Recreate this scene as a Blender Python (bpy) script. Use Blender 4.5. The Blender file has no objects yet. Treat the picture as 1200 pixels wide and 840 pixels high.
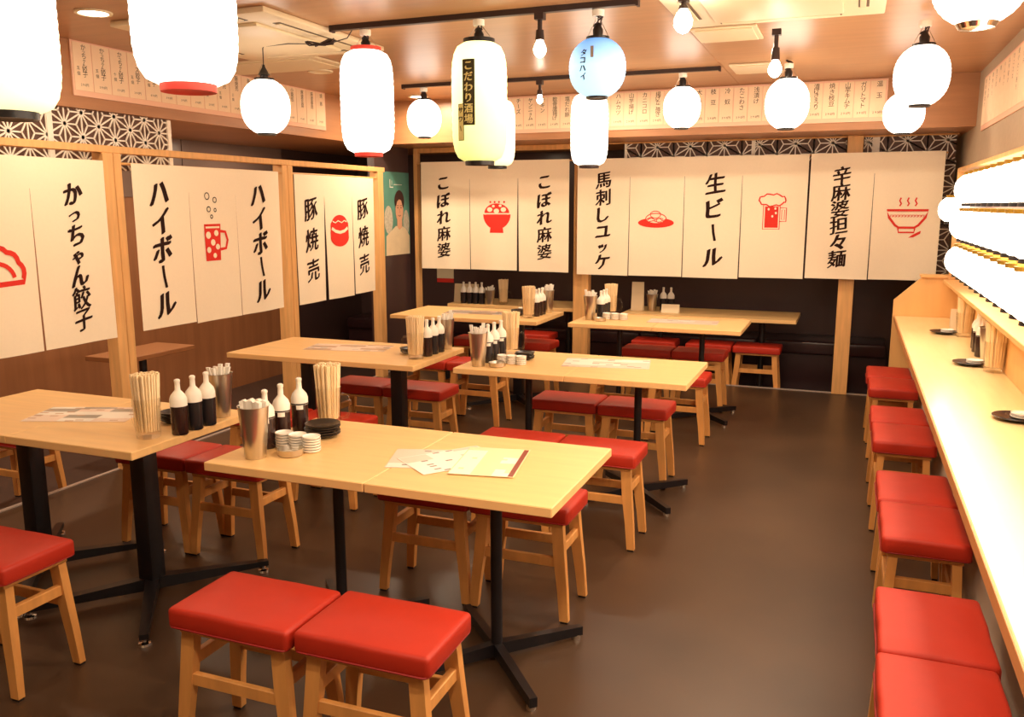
import bpy, bmesh, math, random
from mathutils import Vector, Matrix
from mathutils.geometry import tessellate_polygon
random.seed(7)
PI = math.pi
SC = bpy.context.scene
COL = SC.collection

# ------------------------------------------------------------------ camera
F_PX, YAW, PITCH, ROLL, EYE = 1002.7, 0.37436, 0.17682, -0.00124, 1.55
cd = bpy.data.cameras.new('camera'); cam = bpy.data.objects.new('camera', cd); COL.objects.link(cam)
cd.sensor_fit = 'HORIZONTAL'; cd.sensor_width = 36.0; cd.lens = 36.0 * F_PX / 1200.0
fw = Vector((-math.sin(YAW) * math.cos(PITCH), math.cos(YAW) * math.cos(PITCH), -math.sin(PITCH)))
rt = Vector((math.cos(YAW), math.sin(YAW), 0)); up = rt.cross(fw)
r2 = rt * math.cos(ROLL) + up * math.sin(ROLL); u2 = -rt * math.sin(ROLL) + up * math.cos(ROLL)
M3 = Matrix((r2, u2, -fw)).transposed()
cam.matrix_world = Matrix.Translation((0, 0, EYE)) @ M3.to_4x4()
cd.clip_start = 0.05; cd.clip_end = 60
SC.camera = cam

# ------------------------------------------------------------------ world, view, large lights
w = bpy.data.worlds.new('world'); SC.world = w; w.use_nodes = True
bg = w.node_tree.nodes['Background']; bg.inputs[0].default_value = (1.0, 0.80, 0.60, 1); bg.inputs[1].default_value = 0.25
vs = SC.view_settings
vs.view_transform = 'Standard'; vs.look = 'None'; vs.gamma = 1.0; vs.exposure = -0.22; vs.use_curve_mapping = False
SC.cycles.use_denoising = True
SC.cycles.max_bounces = 7
SC.cycles.sample_clamp_indirect = 6.0
WARM = (1.0, 0.79, 0.56)
K_LANTERN = 4.6       # hanging lanterns
K_ROW = 7.5           # the lanterns along the right wall
K_DOWN = 22.0         # recessed downlights and added ceiling fill lamps (W each)
def downlight_or_fill(x, y, z, power, size=0.11):
    l = bpy.data.lights.new('downlight_or_fill_beam', 'AREA'); l.shape = 'DISK'; l.size = size
    l.energy = power; l.color = WARM
    o = bpy.data.objects.new('downlight_or_fill_beam', l); COL.objects.link(o); o.location = (x, y, z)
    return o
for (x, y, k) in ((-3.39, 3.24, 0.5), (-3.44, 6.55, 1.1), (-1.75, 6.35, 0.6), (-0.1, 6.3, 0.35), (-1.5, 0.5, 0.7), (-0.25, 0.9, 1.5), (-0.2, 2.7, 1.5), (-0.6, 5.2, 1.0), (-2.7, 0.2, 0.5)):  # first two sit at real downlights; the rest are added fill lamps
    downlight_or_fill(x, y, 2.425, K_DOWN * k)
for (x, y, p) in ((-4.55, 2.6, 22), (-4.55, 4.4, 22), (-4.55, 6.2, 18), (-1.2, 8.0, 3), (-3.0, 8.0, 3)):   # fill lamps added under the soffits, to brighten the areas outside the partitions
    downlight_or_fill(x, y, 2.08, p)

# ------------------------------------------------------------------ materials
def lin(c):
    return tuple(((v / 255.0) / 12.92 if v <= 10 else (((v / 255.0) + 0.055) / 1.055) ** 2.4) for v in c)
def mat(name, rgb, rough=0.6, metal=0.0, var=0.0, scale=8.0, stretch=None, spec=None, bump=0.0, coat=0.0, emit=None, ecol=None, trans=0.0):
    m = bpy.data.materials.new(name); m.use_nodes = True; nt = m.node_tree; b = nt.nodes['Principled BSDF']
    c = lin(rgb); b.inputs['Base Color'].default_value = (*c, 1)
    b.inputs['Roughness'].default_value = rough; b.inputs['Metallic'].default_value = metal
    if spec is not None: b.inputs['Specular IOR Level'].default_value = spec
    if coat: b.inputs['Coat Weight'].default_value = coat; b.inputs['Coat Roughness'].default_value = 0.15
    if trans: b.inputs['Transmission Weight'].default_value = trans
    if emit:
        b.inputs['Emission Color'].default_value = (*(ecol or WARM), 1); b.inputs['Emission Strength'].default_value = emit
    if var or bump:
        tc = nt.nodes.new('ShaderNodeTexCoord'); mp = nt.nodes.new('ShaderNodeMapping'); nz = nt.nodes.new('ShaderNodeTexNoise')
        nt.links.new(tc.outputs['Object'], mp.inputs[0]); nt.links.new(mp.outputs[0], nz.inputs['Vector'])
        if stretch: mp.inputs['Scale'].default_value = stretch
        nz.inputs['Scale'].default_value = scale; nz.inputs['Detail'].default_value = 3.0
        if var:
            rp = nt.nodes.new('ShaderNodeValToRGB')
            rp.color_ramp.elements[0].position = 0.3; rp.color_ramp.elements[1].position = 0.7
            rp.color_ramp.elements[0].color = (*[v * (1 - var) for v in c], 1)
            rp.color_ramp.elements[1].color = (*[min(1, v * (1 + var)) for v in c], 1)
            nt.links.new(nz.outputs['Fac'], rp.inputs[0]); nt.links.new(rp.outputs[0], b.inputs['Base Color'])
        if bump:
            bp = nt.nodes.new('ShaderNodeBump'); bp.inputs['Strength'].default_value = bump; bp.inputs['Distance'].default_value = 0.01
            nt.links.new(nz.outputs['Fac'], bp.inputs['Height']); nt.links.new(bp.outputs[0], b.inputs['Normal'])
    return m
M = {}
M['floor'] = mat('dark_floor_vinyl', (72, 52, 36), 0.36, var=0.22, scale=1.6, bump=0.02, spec=0.45)
M['floor_out'] = mat('outer_floor', (70, 52, 44), 0.45, var=0.12, scale=2.0)
M['ceiling'] = mat('ceiling_wood_laminate', (180, 132, 90), 0.34, var=0.08, scale=2.0, stretch=(1, 8, 1), spec=0.5)
M['soffit'] = mat('soffit_wood_laminate', (176, 124, 84), 0.4, var=0.08, scale=3.0, stretch=(1, 1, 8))
M['wall_r'] = mat('beige_wallpaper', (186, 166, 140), 0.8, var=0.04, scale=30)
M['wall_dark'] = mat('dark_wall_panel', (74, 54, 52), 0.35, var=0.08, scale=2.0)
M['wall_brown'] = mat('brown_wall_panel', (150, 98, 62), 0.5, var=0.12, scale=4.0, stretch=(1, 4, 0.3))
M['wall_plain'] = mat('cream_wall', (214, 190, 158), 0.8, var=0.03, scale=10)
M['wall_gray'] = mat('gray_brown_panel', (122, 100, 92), 0.25, var=0.05, scale=2.0)
M['bench'] = mat('dark_leather', (52, 30, 32), 0.28, var=0.1, scale=6)
M['top'] = mat('maple_table_laminate', (240, 196, 132), 0.38, var=0.05, scale=3.0, stretch=(1, 10, 1), spec=0.4)
M['wood'] = mat('pine_timber', (226, 172, 108), 0.5, var=0.12, scale=4.0, stretch=(8, 8, 0.8))
M['leg'] = mat('stool_leg_wood', (216, 152, 82), 0.5, var=0.10, scale=5.0, stretch=(6, 6, 0.8))
M['ply'] = mat('light_plywood', (238, 186, 118), 0.45, var=0.05, scale=3.0, stretch=(6, 6, 0.6))
M['red'] = mat('red_vinyl_seat', (178, 44, 24), 0.5, var=0.06, scale=7.0, bump=0.05, spec=0.35)
M['redseam'] = mat('red_seat_piping', (150, 24, 20), 0.6)
M['black'] = mat('black_painted_steel', (24, 20, 22), 0.35, spec=0.5)
M['track'] = mat('dark_track_metal', (52, 36, 34), 0.4)
M['steel'] = mat('brushed_steel', (205, 196, 180), 0.28, metal=0.95)
M['chrome'] = mat('chrome', (225, 225, 225), 0.12, metal=1.0)
M['cloth'] = mat('cream_noren_cloth', (252, 236, 208), 0.9, var=0.01, scale=60, bump=0.012, spec=0.1)
M['ink'] = mat('dark_brown_ink', (48, 30, 26), 0.85, spec=0.1)
M['redink'] = mat('red_print', (226, 62, 52), 0.85, spec=0.1)
M['strip'] = mat('cream_menu_paper', (250, 222, 188), 0.8, var=0.02, scale=20, spec=0.1)
M['strip_b'] = mat('pink_menu_backing', (246, 200, 172), 0.8, spec=0.1)
M['lattice'] = mat('pale_lattice_wood', (250, 240, 224), 0.6)
M['lattice_bk'] = mat('lattice_backing_brown', (92, 60, 44), 0.5)
M['gray'] = mat('gray_panel', (196, 184, 170), 0.6, var=0.05, scale=3)
M['counter'] = mat('pale_counter_laminate', (255, 226, 168), 0.20, var=0.03, scale=3.0, stretch=(10, 1, 1), spec=0.6)
M['dim_top'] = mat('dimmed_pale_laminate_top', (150, 98, 58), 0.5)  # pale table laminate darkened in colour to look dim beyond the partition
M['band'] = mat('brown_edge_band', (206, 140, 84), 0.5, var=0.08, scale=4)
M['white'] = mat('white_plastic', (248, 240, 225), 0.45)
M['cream'] = mat('cream_plastic', (236, 218, 182), 0.45)
M['creamdk'] = mat('dark_vent_slot', (96, 76, 52), 0.5)
M['soy'] = mat('dark_sauce', (50, 28, 24), 0.22, spec=0.6)
M['soy2'] = mat('black_vinegar_sauce', (40, 36, 38), 0.22, spec=0.6)
M['chop'] = mat('pale_chopstick_wood', (250, 224, 178), 0.6, var=0.04, scale=20)
M['blackdish'] = mat('black_lacquer_plate', (34, 28, 28), 0.3, spec=0.5)
M['dish'] = mat('white_porcelain', (250, 244, 232), 0.25)
M['cable'] = mat('dark_cable', (46, 26, 24), 0.5)
M['gold'] = mat('gold_foil_ring', (190, 150, 60), 0.3, metal=0.8)
M['redcap'] = mat('red_lantern_ring', (226, 70, 58), 0.5)
M['teal'] = mat('poster_teal', (92, 150, 134), 0.5, var=0.1, scale=6)
M['skin'] = mat('poster_skin_tone', (222, 168, 134), 0.6)
M['hair'] = mat('poster_hair', (64, 36, 30), 0.6)
M['shirt'] = mat('poster_cream_shirt', (226, 206, 170), 0.6, var=0.04, scale=12)
M['blur'] = mat('poster_blurred_white', (196, 190, 170), 0.6, var=0.2, scale=40)
M['silver'] = mat('silver_floor_rail', (196, 180, 168), 0.35, metal=0.4)
M['p_pink'] = mat('menu_print_pink', (240, 214, 196), 0.25)
M['p_white'] = mat('menu_print_white', (250, 244, 232), 0.2)
M['p_brown'] = mat('menu_print_brown', (190, 150, 120), 0.25)
M['p_yellow'] = mat('menu_print_yellow', (250, 232, 184), 0.25)
M['p_dark'] = mat('menu_print_dark_red', (140, 56, 40), 0.25)
M['p_grey'] = mat('menu_print_grey', (150, 140, 130), 0.25)
M['opal'] = mat('lit_downlight_glass', (255, 244, 225), 0.5, emit=14.0, ecol=(1, 0.88, 0.72))
M['bulb'] = mat('glowing_bulb', (255, 240, 220), 0.4, emit=45.0, ecol=(1, 0.84, 0.66))
M['label_y'] = mat('pale_yellow_print', (240, 232, 150), 0.7)
M['label_k'] = mat('black_print_patch', (62, 56, 24), 0.7)
g = mat('clear_glass', (255, 250, 240), 0.03); M['glass'] = g; _nt = g.node_tree; _nt.nodes.remove(_nt.nodes['Principled BSDF'])
_tr = _nt.nodes.new('ShaderNodeBsdfTransparent'); _tr.inputs[0].default_value = (1.0, 0.99, 0.97, 1); _gs = _nt.nodes.new('ShaderNodeBsdfGlossy'); _gs.inputs['Roughness'].default_value = 0.04
_lw = _nt.nodes.new('ShaderNodeLayerWeight'); _lw.inputs[0].default_value = 0.14; _mx = _nt.nodes.new('ShaderNodeMixShader')
_nt.links.new(_lw.outputs['Facing'], _mx.inputs[0]); _nt.links.new(_tr.outputs[0], _mx.inputs[1]); _nt.links.new(_gs.outputs[0], _mx.inputs[2]); _nt.links.new(_mx.outputs[0], _nt.nodes['Material Output'].inputs[0])

def lantern_mat(name, col_top, col_bot, s_top, s_bot, z0, z1):
    """lit paper: the lamp sits in the upper half, so the paper glows strongest there"""
    m = bpy.data.materials.new(name); m.use_nodes = True; nt = m.node_tree; b = nt.nodes['Principled BSDF']
    b.inputs['Base Color'].default_value = (0.85, 0.8, 0.72, 1); b.inputs['Roughness'].default_value = 0.7
    tc = nt.nodes.new('ShaderNodeTexCoord'); sp = nt.nodes.new('ShaderNodeSeparateXYZ'); mr = nt.nodes.new('ShaderNodeMapRange')
    nt.links.new(tc.outputs['Object'], sp.inputs[0]); nt.links.new(sp.outputs[2], mr.inputs[0])
    mr.inputs[1].default_value = z0; mr.inputs[2].default_value = z1
    rp = nt.nodes.new('ShaderNodeValToRGB'); nt.links.new(mr.outputs[0], rp.inputs[0])
    rp.color_ramp.elements[0].color = (*col_bot, 1); rp.color_ramp.elements[1].color = (*col_top, 1)
    ms = nt.nodes.new('ShaderNodeMapRange'); nt.links.new(mr.outputs[0], ms.inputs[0]); ms.inputs[3].default_value = s_bot; ms.inputs[4].default_value = s_top
    nt.links.new(rp.outputs[0], b.inputs['Emission Color']); nt.links.new(ms.outputs[0], b.inputs['Emission Strength'])
    return m
PW = (1.0, 0.89, 0.76)
M['paper'] = mat('lit_white_lantern_paper', (245, 235, 215), 0.7, emit=K_LANTERN, ecol=PW)
M['paper_row'] = mat('lit_white_wall_lantern_paper', (245, 235, 215), 0.7, emit=K_ROW, ecol=(1.0, 0.86, 0.70))
M['paper_y'] = lantern_mat('lit_yellow_lantern_paper', (1.0, 0.96, 0.42), (0.82, 0.86, 0.20), 2.2, 1.05, -0.24, 0.14)
M['paper_y2'] = lantern_mat('lit_pale_yellow_lantern_paper', (1.0, 0.90, 0.66), (1.0, 0.93, 0.46), 2.2, 1.4, -0.22, 0.05)
M['paper_b'] = lantern_mat('lit_blue_lantern_paper', (0.62, 0.90, 1.0), (0.04, 0.40, 1.0), 1.15, 0.9, 0.125, 0.0)
M['paper_b'].node_tree.nodes['Principled BSDF'].inputs['Base Color'].default_value = (0.25, 0.45, 0.75, 1)

# ------------------------------------------------------------------ mesh builder
class MB:
    def __init__(s): s.v = []; s.f = []; s.m = []; s.cur = 0
    def add(s, vs_, fs):
        n = len(s.v); s.v += [tuple(p) for p in vs_]; s.f += [tuple(i + n for i in f) for f in fs]; s.m += [s.cur] * len(fs); return s
    def box(s, x0, x1, y0, y1, z0, z1):
        return s.add([(x0, y0, z0), (x1, y0, z0), (x1, y1, z0), (x0, y1, z0), (x0, y0, z1), (x1, y0, z1), (x1, y1, z1), (x0, y1, z1)],
                     [(0, 3, 2, 1), (4, 5, 6, 7), (0, 1, 5, 4), (1, 2, 6, 5), (2, 3, 7, 6), (3, 0, 4, 7)])
    def bbox(s, x0, x1, y0, y1, z0, z1, b=0.004, seg=2):
        bm = bmesh.new(); bmesh.ops.create_cube(bm, size=1)
        for v in bm.verts: v.co = Vector(((x0 + x1) / 2 + v.co.x * (x1 - x0), (y0 + y1) / 2 + v.co.y * (y1 - y0), (z0 + z1) / 2 + v.co.z * (z1 - z0)))
        bmesh.ops.bevel(bm, geom=list(bm.edges), offset=b, segments=seg, profile=0.5, affect='EDGES')
        bm.verts.index_update(); r = s.add([v.co[:] for v in bm.verts], [[v.index for v in f.verts] for f in bm.faces]); bm.free(); return r
    def sweep(s, pts, secs, cap=True):
        """rectangular or polygonal section loft: secs = list of list of points (closed rings)"""
        n = len(secs[0]); vs_ = [p for ring in secs for p in ring]; fs = []
        for i in range(len(secs) - 1):
            for j in range(n):
                a = i * n + j; b_ = i * n + (j + 1) % n; fs.append((a, b_, b_ + n, a + n))
        if cap: fs.append(tuple(range(n - 1, -1, -1))); fs.append(tuple((len(secs) - 1) * n + j for j in range(n)))
        return s.add(vs_, fs)
    def leg(s, path, wx, wy):
        """square leg through points (x,y,z) with horizontal section wx[i] x wy[i]"""
        secs = []
        for (x, y, z), a, b in zip(path, wx, wy):
            secs.append([(x - a / 2, y - b / 2, z), (x + a / 2, y - b / 2, z), (x + a / 2, y + b / 2, z), (x - a / 2, y + b / 2, z)])
        return s.sweep(None, secs)
    def tube(s, path, r, n=8, closed=False):
        path = [Vector(p) for p in path]; rings = []
        rr = r if isinstance(r, (list, tuple)) else [r] * len(path)
        prev = None
        for i, p in enumerate(path):
            if closed: d = path[(i + 1) % len(path)] - path[i - 1]
            else: d = path[min(i + 1, len(path) - 1)] - path[max(i - 1, 0)]
            d.normalize()
            if prev is None: a = d.orthogonal().normalized()
            else:
                a = prev - d * prev.dot(d)
                a = a.normalized() if a.length > 1e-6 else d.orthogonal().normalized()
            prev = a; b = d.cross(a)
            rings.append([tuple(p + (a * math.cos(2 * PI * k / n) + b * math.sin(2 * PI * k / n)) * rr[i]) for k in range(n)])
        if closed: rings.append(rings[0])
        return s.sweep(None, rings, cap=not closed)
    def lathe(s, prof, n=24, cx=0, cy=0, cap0=True, cap1=True, sx=1, sy=1):
        vs_ = []; fs = []
        for (r, z) in prof:
            for k in range(n): vs_.append((cx + sx * r * math.cos(2 * PI * k / n), cy + sy * r * math.sin(2 * PI * k / n), z))
        for i in range(len(prof) - 1):
            for k in range(n):
                a = i * n + k; b = i * n + (k + 1) % n; fs.append((a, b, b + n, a + n))
        if cap0: fs.append(tuple(range(n - 1, -1, -1)))
        if cap1: fs.append(tuple((len(prof) - 1) * n + k for k in range(n)))
        return s.add(vs_, fs)
    def build(s, name, mats, parent=None, smooth=None, loc=None, rotz=None):
        me = bpy.data.meshes.new(name); me.from_pydata(s.v, [], s.f)
        if not isinstance(mats, (list, tuple)): mats = [mats]
        for m in mats: me.materials.append(M[m] if isinstance(m, str) else m)
        if len(mats) > 1:
            for p, mi in zip(me.polygons, s.m): p.material_index = mi
        if smooth:
            for p in me.polygons: p.use_smooth = True
            me.set_sharp_from_angle(angle=math.radians(smooth if smooth is not True else 40))
        me.update()
        o = bpy.data.objects.new(name, me); COL.objects.link(o)
        if parent: o.parent = parent
        if loc: o.location = loc
        if rotz: o.rotation_euler[2] = rotz
        return o
def tag(o, label, cat, group=None):
    o['label'] = label; o['category'] = cat
    if group: o['group'] = group
    return o
def thing(name, label, cat, loc=(0, 0, 0), rotz=0, group=None):
    o = bpy.data.objects.new(name, None); COL.objects.link(o); o.empty_display_size = 0.05
    o.location = loc; o.rotation_euler[2] = rotz
    return tag(o, label, cat, group)
def struct(name, mb, m, **k):
    o = mb.build(name, m, **k); o['kind'] = 'structure'; return o
def kids(o): return [c for c in bpy.data.objects if c.parent == o]
def dup(root, loc, rotz=0, label=None, group=None, children=None):
    r = root.copy(); COL.objects.link(r); r.location = loc; r.rotation_euler = (0, 0, rotz)
    if label: r['label'] = label
    if group: r['group'] = group
    def rec(src, dst):
        for ch in list(src.children):
            c = ch.copy(); COL.objects.link(c); c.parent = dst; rec(ch, c)
    rec(root, r)
    return r

# ------------------------------------------------------------------ the room shell
ZC = 2.45     # ceiling
ZS = 2.09     # underside of the soffits
XR = 0.76     # right wall
struct('floor', MB().box(-3.98, XR, -2.0, 7.50, -0.1, 0.0), 'floor')
struct('floor.001', MB().box(-5.3, XR, -2.0, 8.6, -0.2, -0.1001), 'floor_out')
struct('ceiling', MB().box(-5.3, XR + .1, -2.0, 8.6, ZC, ZC + 0.1), 'ceiling')
struct('wall_right', MB().box(XR, XR + 0.1, -2.0, 8.6, -0.2, ZC), 'wall_r')
struct('wall_back', MB().box(-5.3, XR, 8.5, 8.6, -0.1, ZS), 'wall_dark')
struct('wall_front', MB().box(-5.3, XR, -2.1, -2.0, -0.2, ZC), 'wall_plain')
struct('wall_left', MB().box(-5.3, -5.2, -2.0, 7.1, -0.1, 1.62), 'wall_brown')
struct('wall_left.001', MB().box(-5.3, -5.2, 7.1, 8.5, -0.1, ZS), 'wall_dark')
o = struct('wall_left.002', MB().box(-5.3, -5.19, -2.0, 5.75, 1.62, ZS).box(-5.3, -5.19, 5.76, 7.1, 1.62, ZS), 'wall_gray')
struct('trim_1', MB().box(-5.3, -4.06, -2.0, 6.9, ZS, ZC), 'soffit')
struct('trim_2', MB().box(-5.3, XR, 6.9, 8.6, ZS, ZC), 'soffit')
# dark return wall carrying the poster
struct('wall_left.003', MB().box(-4.09, -4.02, 6.86, 7.5, -0.1, ZS), 'wall_dark')
# silver edge rails of the raised floor
struct('trim_3', MB().box(-4.00, XR - 0.42, 7.50, 7.525, -0.1, 0.006), 'silver')
struct('trim_4', MB().box(-4.005, -3.98, -1.0, 7.50, -0.1, 0.006), 'silver')
# ceiling battens: shallow shadow joints between laminate boards
for k, xx in enumerate((-0.86,)):
    struct('trim_%d' % (5 + k), MB().box(xx - 0.004, xx + 0.004, -2.0, 6.9, ZC - 0.0015, ZC), 'soffit')

# long dark leather bench under the back wall
t = thing('bench_seat', 'long dark brown leather bench running along the dark back wall', 'bench', (-1.8, 8.25, -0.1))
MB().box(-3.3, 2.15, -0.20, 0.24, 0, 0.33).build('base', 'bench', t)
for k in range(5):
    MB().bbox(-3.3 + k * 1.09, -3.3 + (k + 1) * 1.09 - 0.004, -0.24, 0.24, 0.33, 0.45, 0.02, 3).build('seat', 'bench', t, smooth=40)

# ------------------------------------------------------------------ timber frames for the noren
t = thing('timber_frame', 'pine post and rail partition frame carrying the three left noren', 'frame', (-3.95, 3.8, 0), PI / 2)
# local x = world y - 3.8 ; local y = -(world x) - 3.95
MB().bbox(-2.6, 3.07, -0.03, 0.03, 1.845, 1.885, 0.003, 1).build('rail', 'wood', t)
for (a, b) in ((0.00, 0.055), (-0.075, -0.004), (1.56, 1.625), (1.63, 1.69), (2.94, 3.03)):
    MB().bbox(a, b, -0.035, 0.05, -0.1, 1.845, 0.003, 1).build('post', 'wood', t)
for (a, b) in ((-2.3, -0.075), (0.055, 1.56), (1.69, 2.94)):
    MB().tube([(a, -0.010, 1.790), (b, -0.010, 1.790)], 0.008, 8).build('curtain_rod', 'wood', t)
t = thing('timber_frame', 'pine posts and beam in front of the back booths', 'frame', (0, 7.5, 0))
for (a, b, y0, y1) in ((-2.345, -2.20, -0.0, 0.09), (-0.073, 0.045, -0.03, 0.06), (-3.955, -3.915, -0.02, 0.05)):
    MB().bbox(a, b, y0, y1, -0.1 if y0 > -0.01 else 0.0, ZS, 0.003, 1).build('post', 'wood', t)
MB().bbox(-3.915, -2.345, -0.0, 0.05, 2.045, ZS, 0.003, 1).build('beam', 'wood', t)
MB().bbox(-2.20, -0.073, -0.0, 0.05, 2.08, ZS, 0.003, 1).build('beam', 'wood', t)
MB().bbox(0.045, XR - 0.04, -0.0, 0.05, 2.08, ZS, 0.003, 1).build('beam', 'wood', t)
MB().tube([(-3.9, -0.045, 1.945), (0.65, -0.045, 1.945)], 0.007, 8).build('curtain_rod', 'wood', t)

# ------------------------------------------------------------------ hemp-leaf lattice screens
def asanoha(W, H, s=0.165, ox=0.0, oz=0.0, bw=0.0085, dep=0.006):
    mb = MB(); seen = set()
    def bar(p, q, wd):
        k = tuple(sorted(((round(p[0], 3), round(p[1], 3)), (round(q[0], 3), round(q[1], 3)))))
        if k in seen: return
        seen.add(k)
        # clip to rectangle
        x0, y0 = p; x1, y1 = q; dx, dy = x1 - x0, y1 - y0; t0, t1 = 0.0, 1.0
        for pp, qq in ((-dx, x0), (dx, W - x0), (-dy, y0), (dy, H - y0)):
            if abs(pp) < 1e-9:
                if qq < 0: return
            else:
                r = qq / pp
                if pp < 0: t0 = max(t0, r)
                else: t1 = min(t1, r)
        if t1 - t0 < 1e-4: return
        a = (x0 + dx * t0, y0 + dy * t0); b = (x0 + dx * t1, y0 + dy * t1)
        L = math.hypot(dx, dy); nx, nz = -dy / L * wd / 2, dx / L * wd / 2
        mb.add([(a[0] + nx, 0, a[1] + nz), (a[0] - nx, 0, a[1] - nz), (b[0] - nx, 0, b[1] - nz), (b[0] + nx, 0, b[1] + nz),
                (a[0] + nx, dep, a[1] + nz), (a[0] - nx, dep, a[1] - nz), (b[0] - nx, dep, b[1] - nz), (b[0] + nx, dep, b[1] + nz)],
               [(0, 1, 2, 3), (0, 4, 5, 1), (1, 5, 6, 2), (2, 6, 7, 3), (3, 7, 4, 0)])
    h = s * math.sqrt(3) / 2
    for i in range(-2, int(W / h) + 3):
        for j in range(-2, int(H / s) + 3):
            x = i * h + ox; z = j * s + (s / 2 if i % 2 else 0) + oz
            A = (x, z); B = (x, z + s); Cc = (x + h, z + s / 2); D = (x + h, z - s / 2)
            for (P, Q, R) in ((A, B, Cc), (A, Cc, D)):
                g_ = ((P[0] + Q[0] + R[0]) / 3, (P[1] + Q[1] + R[1]) / 3)
                for (a, b) in ((P, Q), (Q, R), (R, P)): bar(a, b, bw)
                for a in (P, Q, R): bar(a, g_, bw)
    return mb
def screen(label, loc, rotz, W, H, posts, s=0.165, ox=0, oz=0):
    t = thing('lattice_screen', label, 'lattice', loc, rotz)
    MB().box(0, W, 0.008, 0.02, 0, H).build('backing_board', 'lattice_bk', t)
    L = asanoha(W, H, s, ox, oz).build('lattice', 'lattice', t); L['kind'] = 'stuff'
    for (a, b) in posts: MB().box(a, b, -0.004, 0.008, 0, H).build('divider', 'lattice', t)
    return t
screen('white hemp-leaf lattice strip above the left noren', (-4.08, 2.0, 1.76), PI / 2, 2.44, 0.325, [(2.41, 2.44), (1.52, 1.555), (0.75, 0.78)], s=0.135, oz=-0.03)
screen('white hemp-leaf lattice strip above the right-hand back noren', (-1.90, 7.56, 1.90), 0, 1.82, 0.185, [(0, 0.02), (1.08, 1.11)], oz=-0.02)
screen('short white hemp-leaf lattice strip right of the pale post above the bowl noren', (0.05, 7.56, 1.90), 0, 0.66, 0.185, [(0.06, 0.115)], oz=-0.02, ox=0.03)
screen('upright white hemp-leaf lattice strip beside the noren at the right wall', (0.50, 7.60, 0.95), 0, 0.22, 0.94, [(0.0, 0.012)], ox=0.09)

# ------------------------------------------------------------------ brush lettering and emblems
_gl = {}
def glyph(ch, bold=0.0):
    bold = 0.0
    k = (ch, bold)
    if k in _gl: return _gl[k]
    c = bpy.data.curves.new('g', 'FONT'); c.body = ch; c.resolution_u = 2; c.offset = bold; c.size = 1.0
    o = bpy.data.objects.new('g', c); COL.objects.link(o)
    dg = bpy.context.evaluated_depsgraph_get()
    me = bpy.data.meshes.new_from_object(o.evaluated_get(dg))
    V = [(v.co.x, v.co.y) for v in me.vertices]; F = [tuple(p.vertices) for p in me.polygons]
    # make faces look toward -Y once laid upright: (x, 0, y) flips (0,0,1) -> (0,-1,0)
    bpy.data.objects.remove(o); bpy.data.meshes.remove(me); bpy.data.curves.remove(c)
    xs = [p[0] for p in V] or [0]; ys = [p[1] for p in V] or [0]
    cx = 0.5; cy = 0.38
    if V: cx = (min(xs) + max(xs)) / 2; cy = (min(ys) + max(ys)) / 2
    V = [(x - cx, y - cy) for x, y in V]
    _gl[k] = (V, F); return _gl[k]
def vtext(mb, text, u, v, size, pitch, disp, bold=0.02, slant=0.16, lift=0.0025, sx=1.0, wob=0.0):
    """vertical line of characters; (u, v) = centre of the first cell, v measured downwards"""
    for i, ch in enumerate(text):
        if ch in ' ': v += pitch; continue
        V, F = glyph(ch, bold)
        k = 0.72 if ch in 'っゃゅょッャュョァィ' else 1.0
        P = []
        ph = (ord(ch) % 17) * 0.4
        for (x, y) in V:
            if ch == 'ー':
                x, y = -y * 1.0 - x * 0.14, x * 0.95
            x *= k; y *= k
            if wob: 
                x2 = x + wob * math.sin(7 * y + ph); y2 = y + wob * math.sin(6 * x + 1.7 * ph); x, y = x2, y2
            y = y + slant * x if ch != 'ー' else y
            uu = u + x * size * sx; vv = v - y * size
            P.append((uu, -disp(uu, vv) - lift, -vv))
        # a slanted nib: shifted copies of the strokes, thick across, thin along
        if bold > 0.018:
            dens = 0.60 if ord(ch) > 0x4e00 else 1.0
            if ch == 'ー': dens = 0.35
            for q in (-1.0, -0.5, 0.5, 1.0):
                mb.add([(p[0] + q * 0.046 * dens * size, p[1] - 0.00008 * (q + 1.2), p[2] + q * 0.028 * dens * size) for p in P], F)
        mb.add(P, F)
        v += pitch * (0.8 if k < 1 else 1.0)
    return v
def fill2(mb, pts, fn):
    T = tessellate_polygon([[Vector((p[0], p[1], 0)) for p in pts]])
    P = []; F = []
    def rec(a, b, c, d):
        if d < 4 and max(math.dist(a, b), math.dist(b, c), math.dist(c, a)) > 0.035:
            ab = ((a[0] + b[0]) / 2, (a[1] + b[1]) / 2); bc = ((b[0] + c[0]) / 2, (b[1] + c[1]) / 2); ca = ((c[0] + a[0]) / 2, (c[1] + a[1]) / 2)
            rec(a, ab, ca, d + 1); rec(ab, b, bc, d + 1); rec(ca, bc, c, d + 1); rec(ab, bc, ca, d + 1); return
        n = len(P); P.extend((fn(*a), fn(*b), fn(*c))); F.append((n, n + 1, n + 2))
    for t_ in T:
        a, b, c = [tuple(pts[i][:2]) for i in t_]
        if (b[0] - a[0]) * (c[1] - a[1]) - (b[1] - a[1]) * (c[0] - a[0]) < 0: b, c = c, b
        rec(a, b, c, 0)
    mb.add(P, F)
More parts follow.
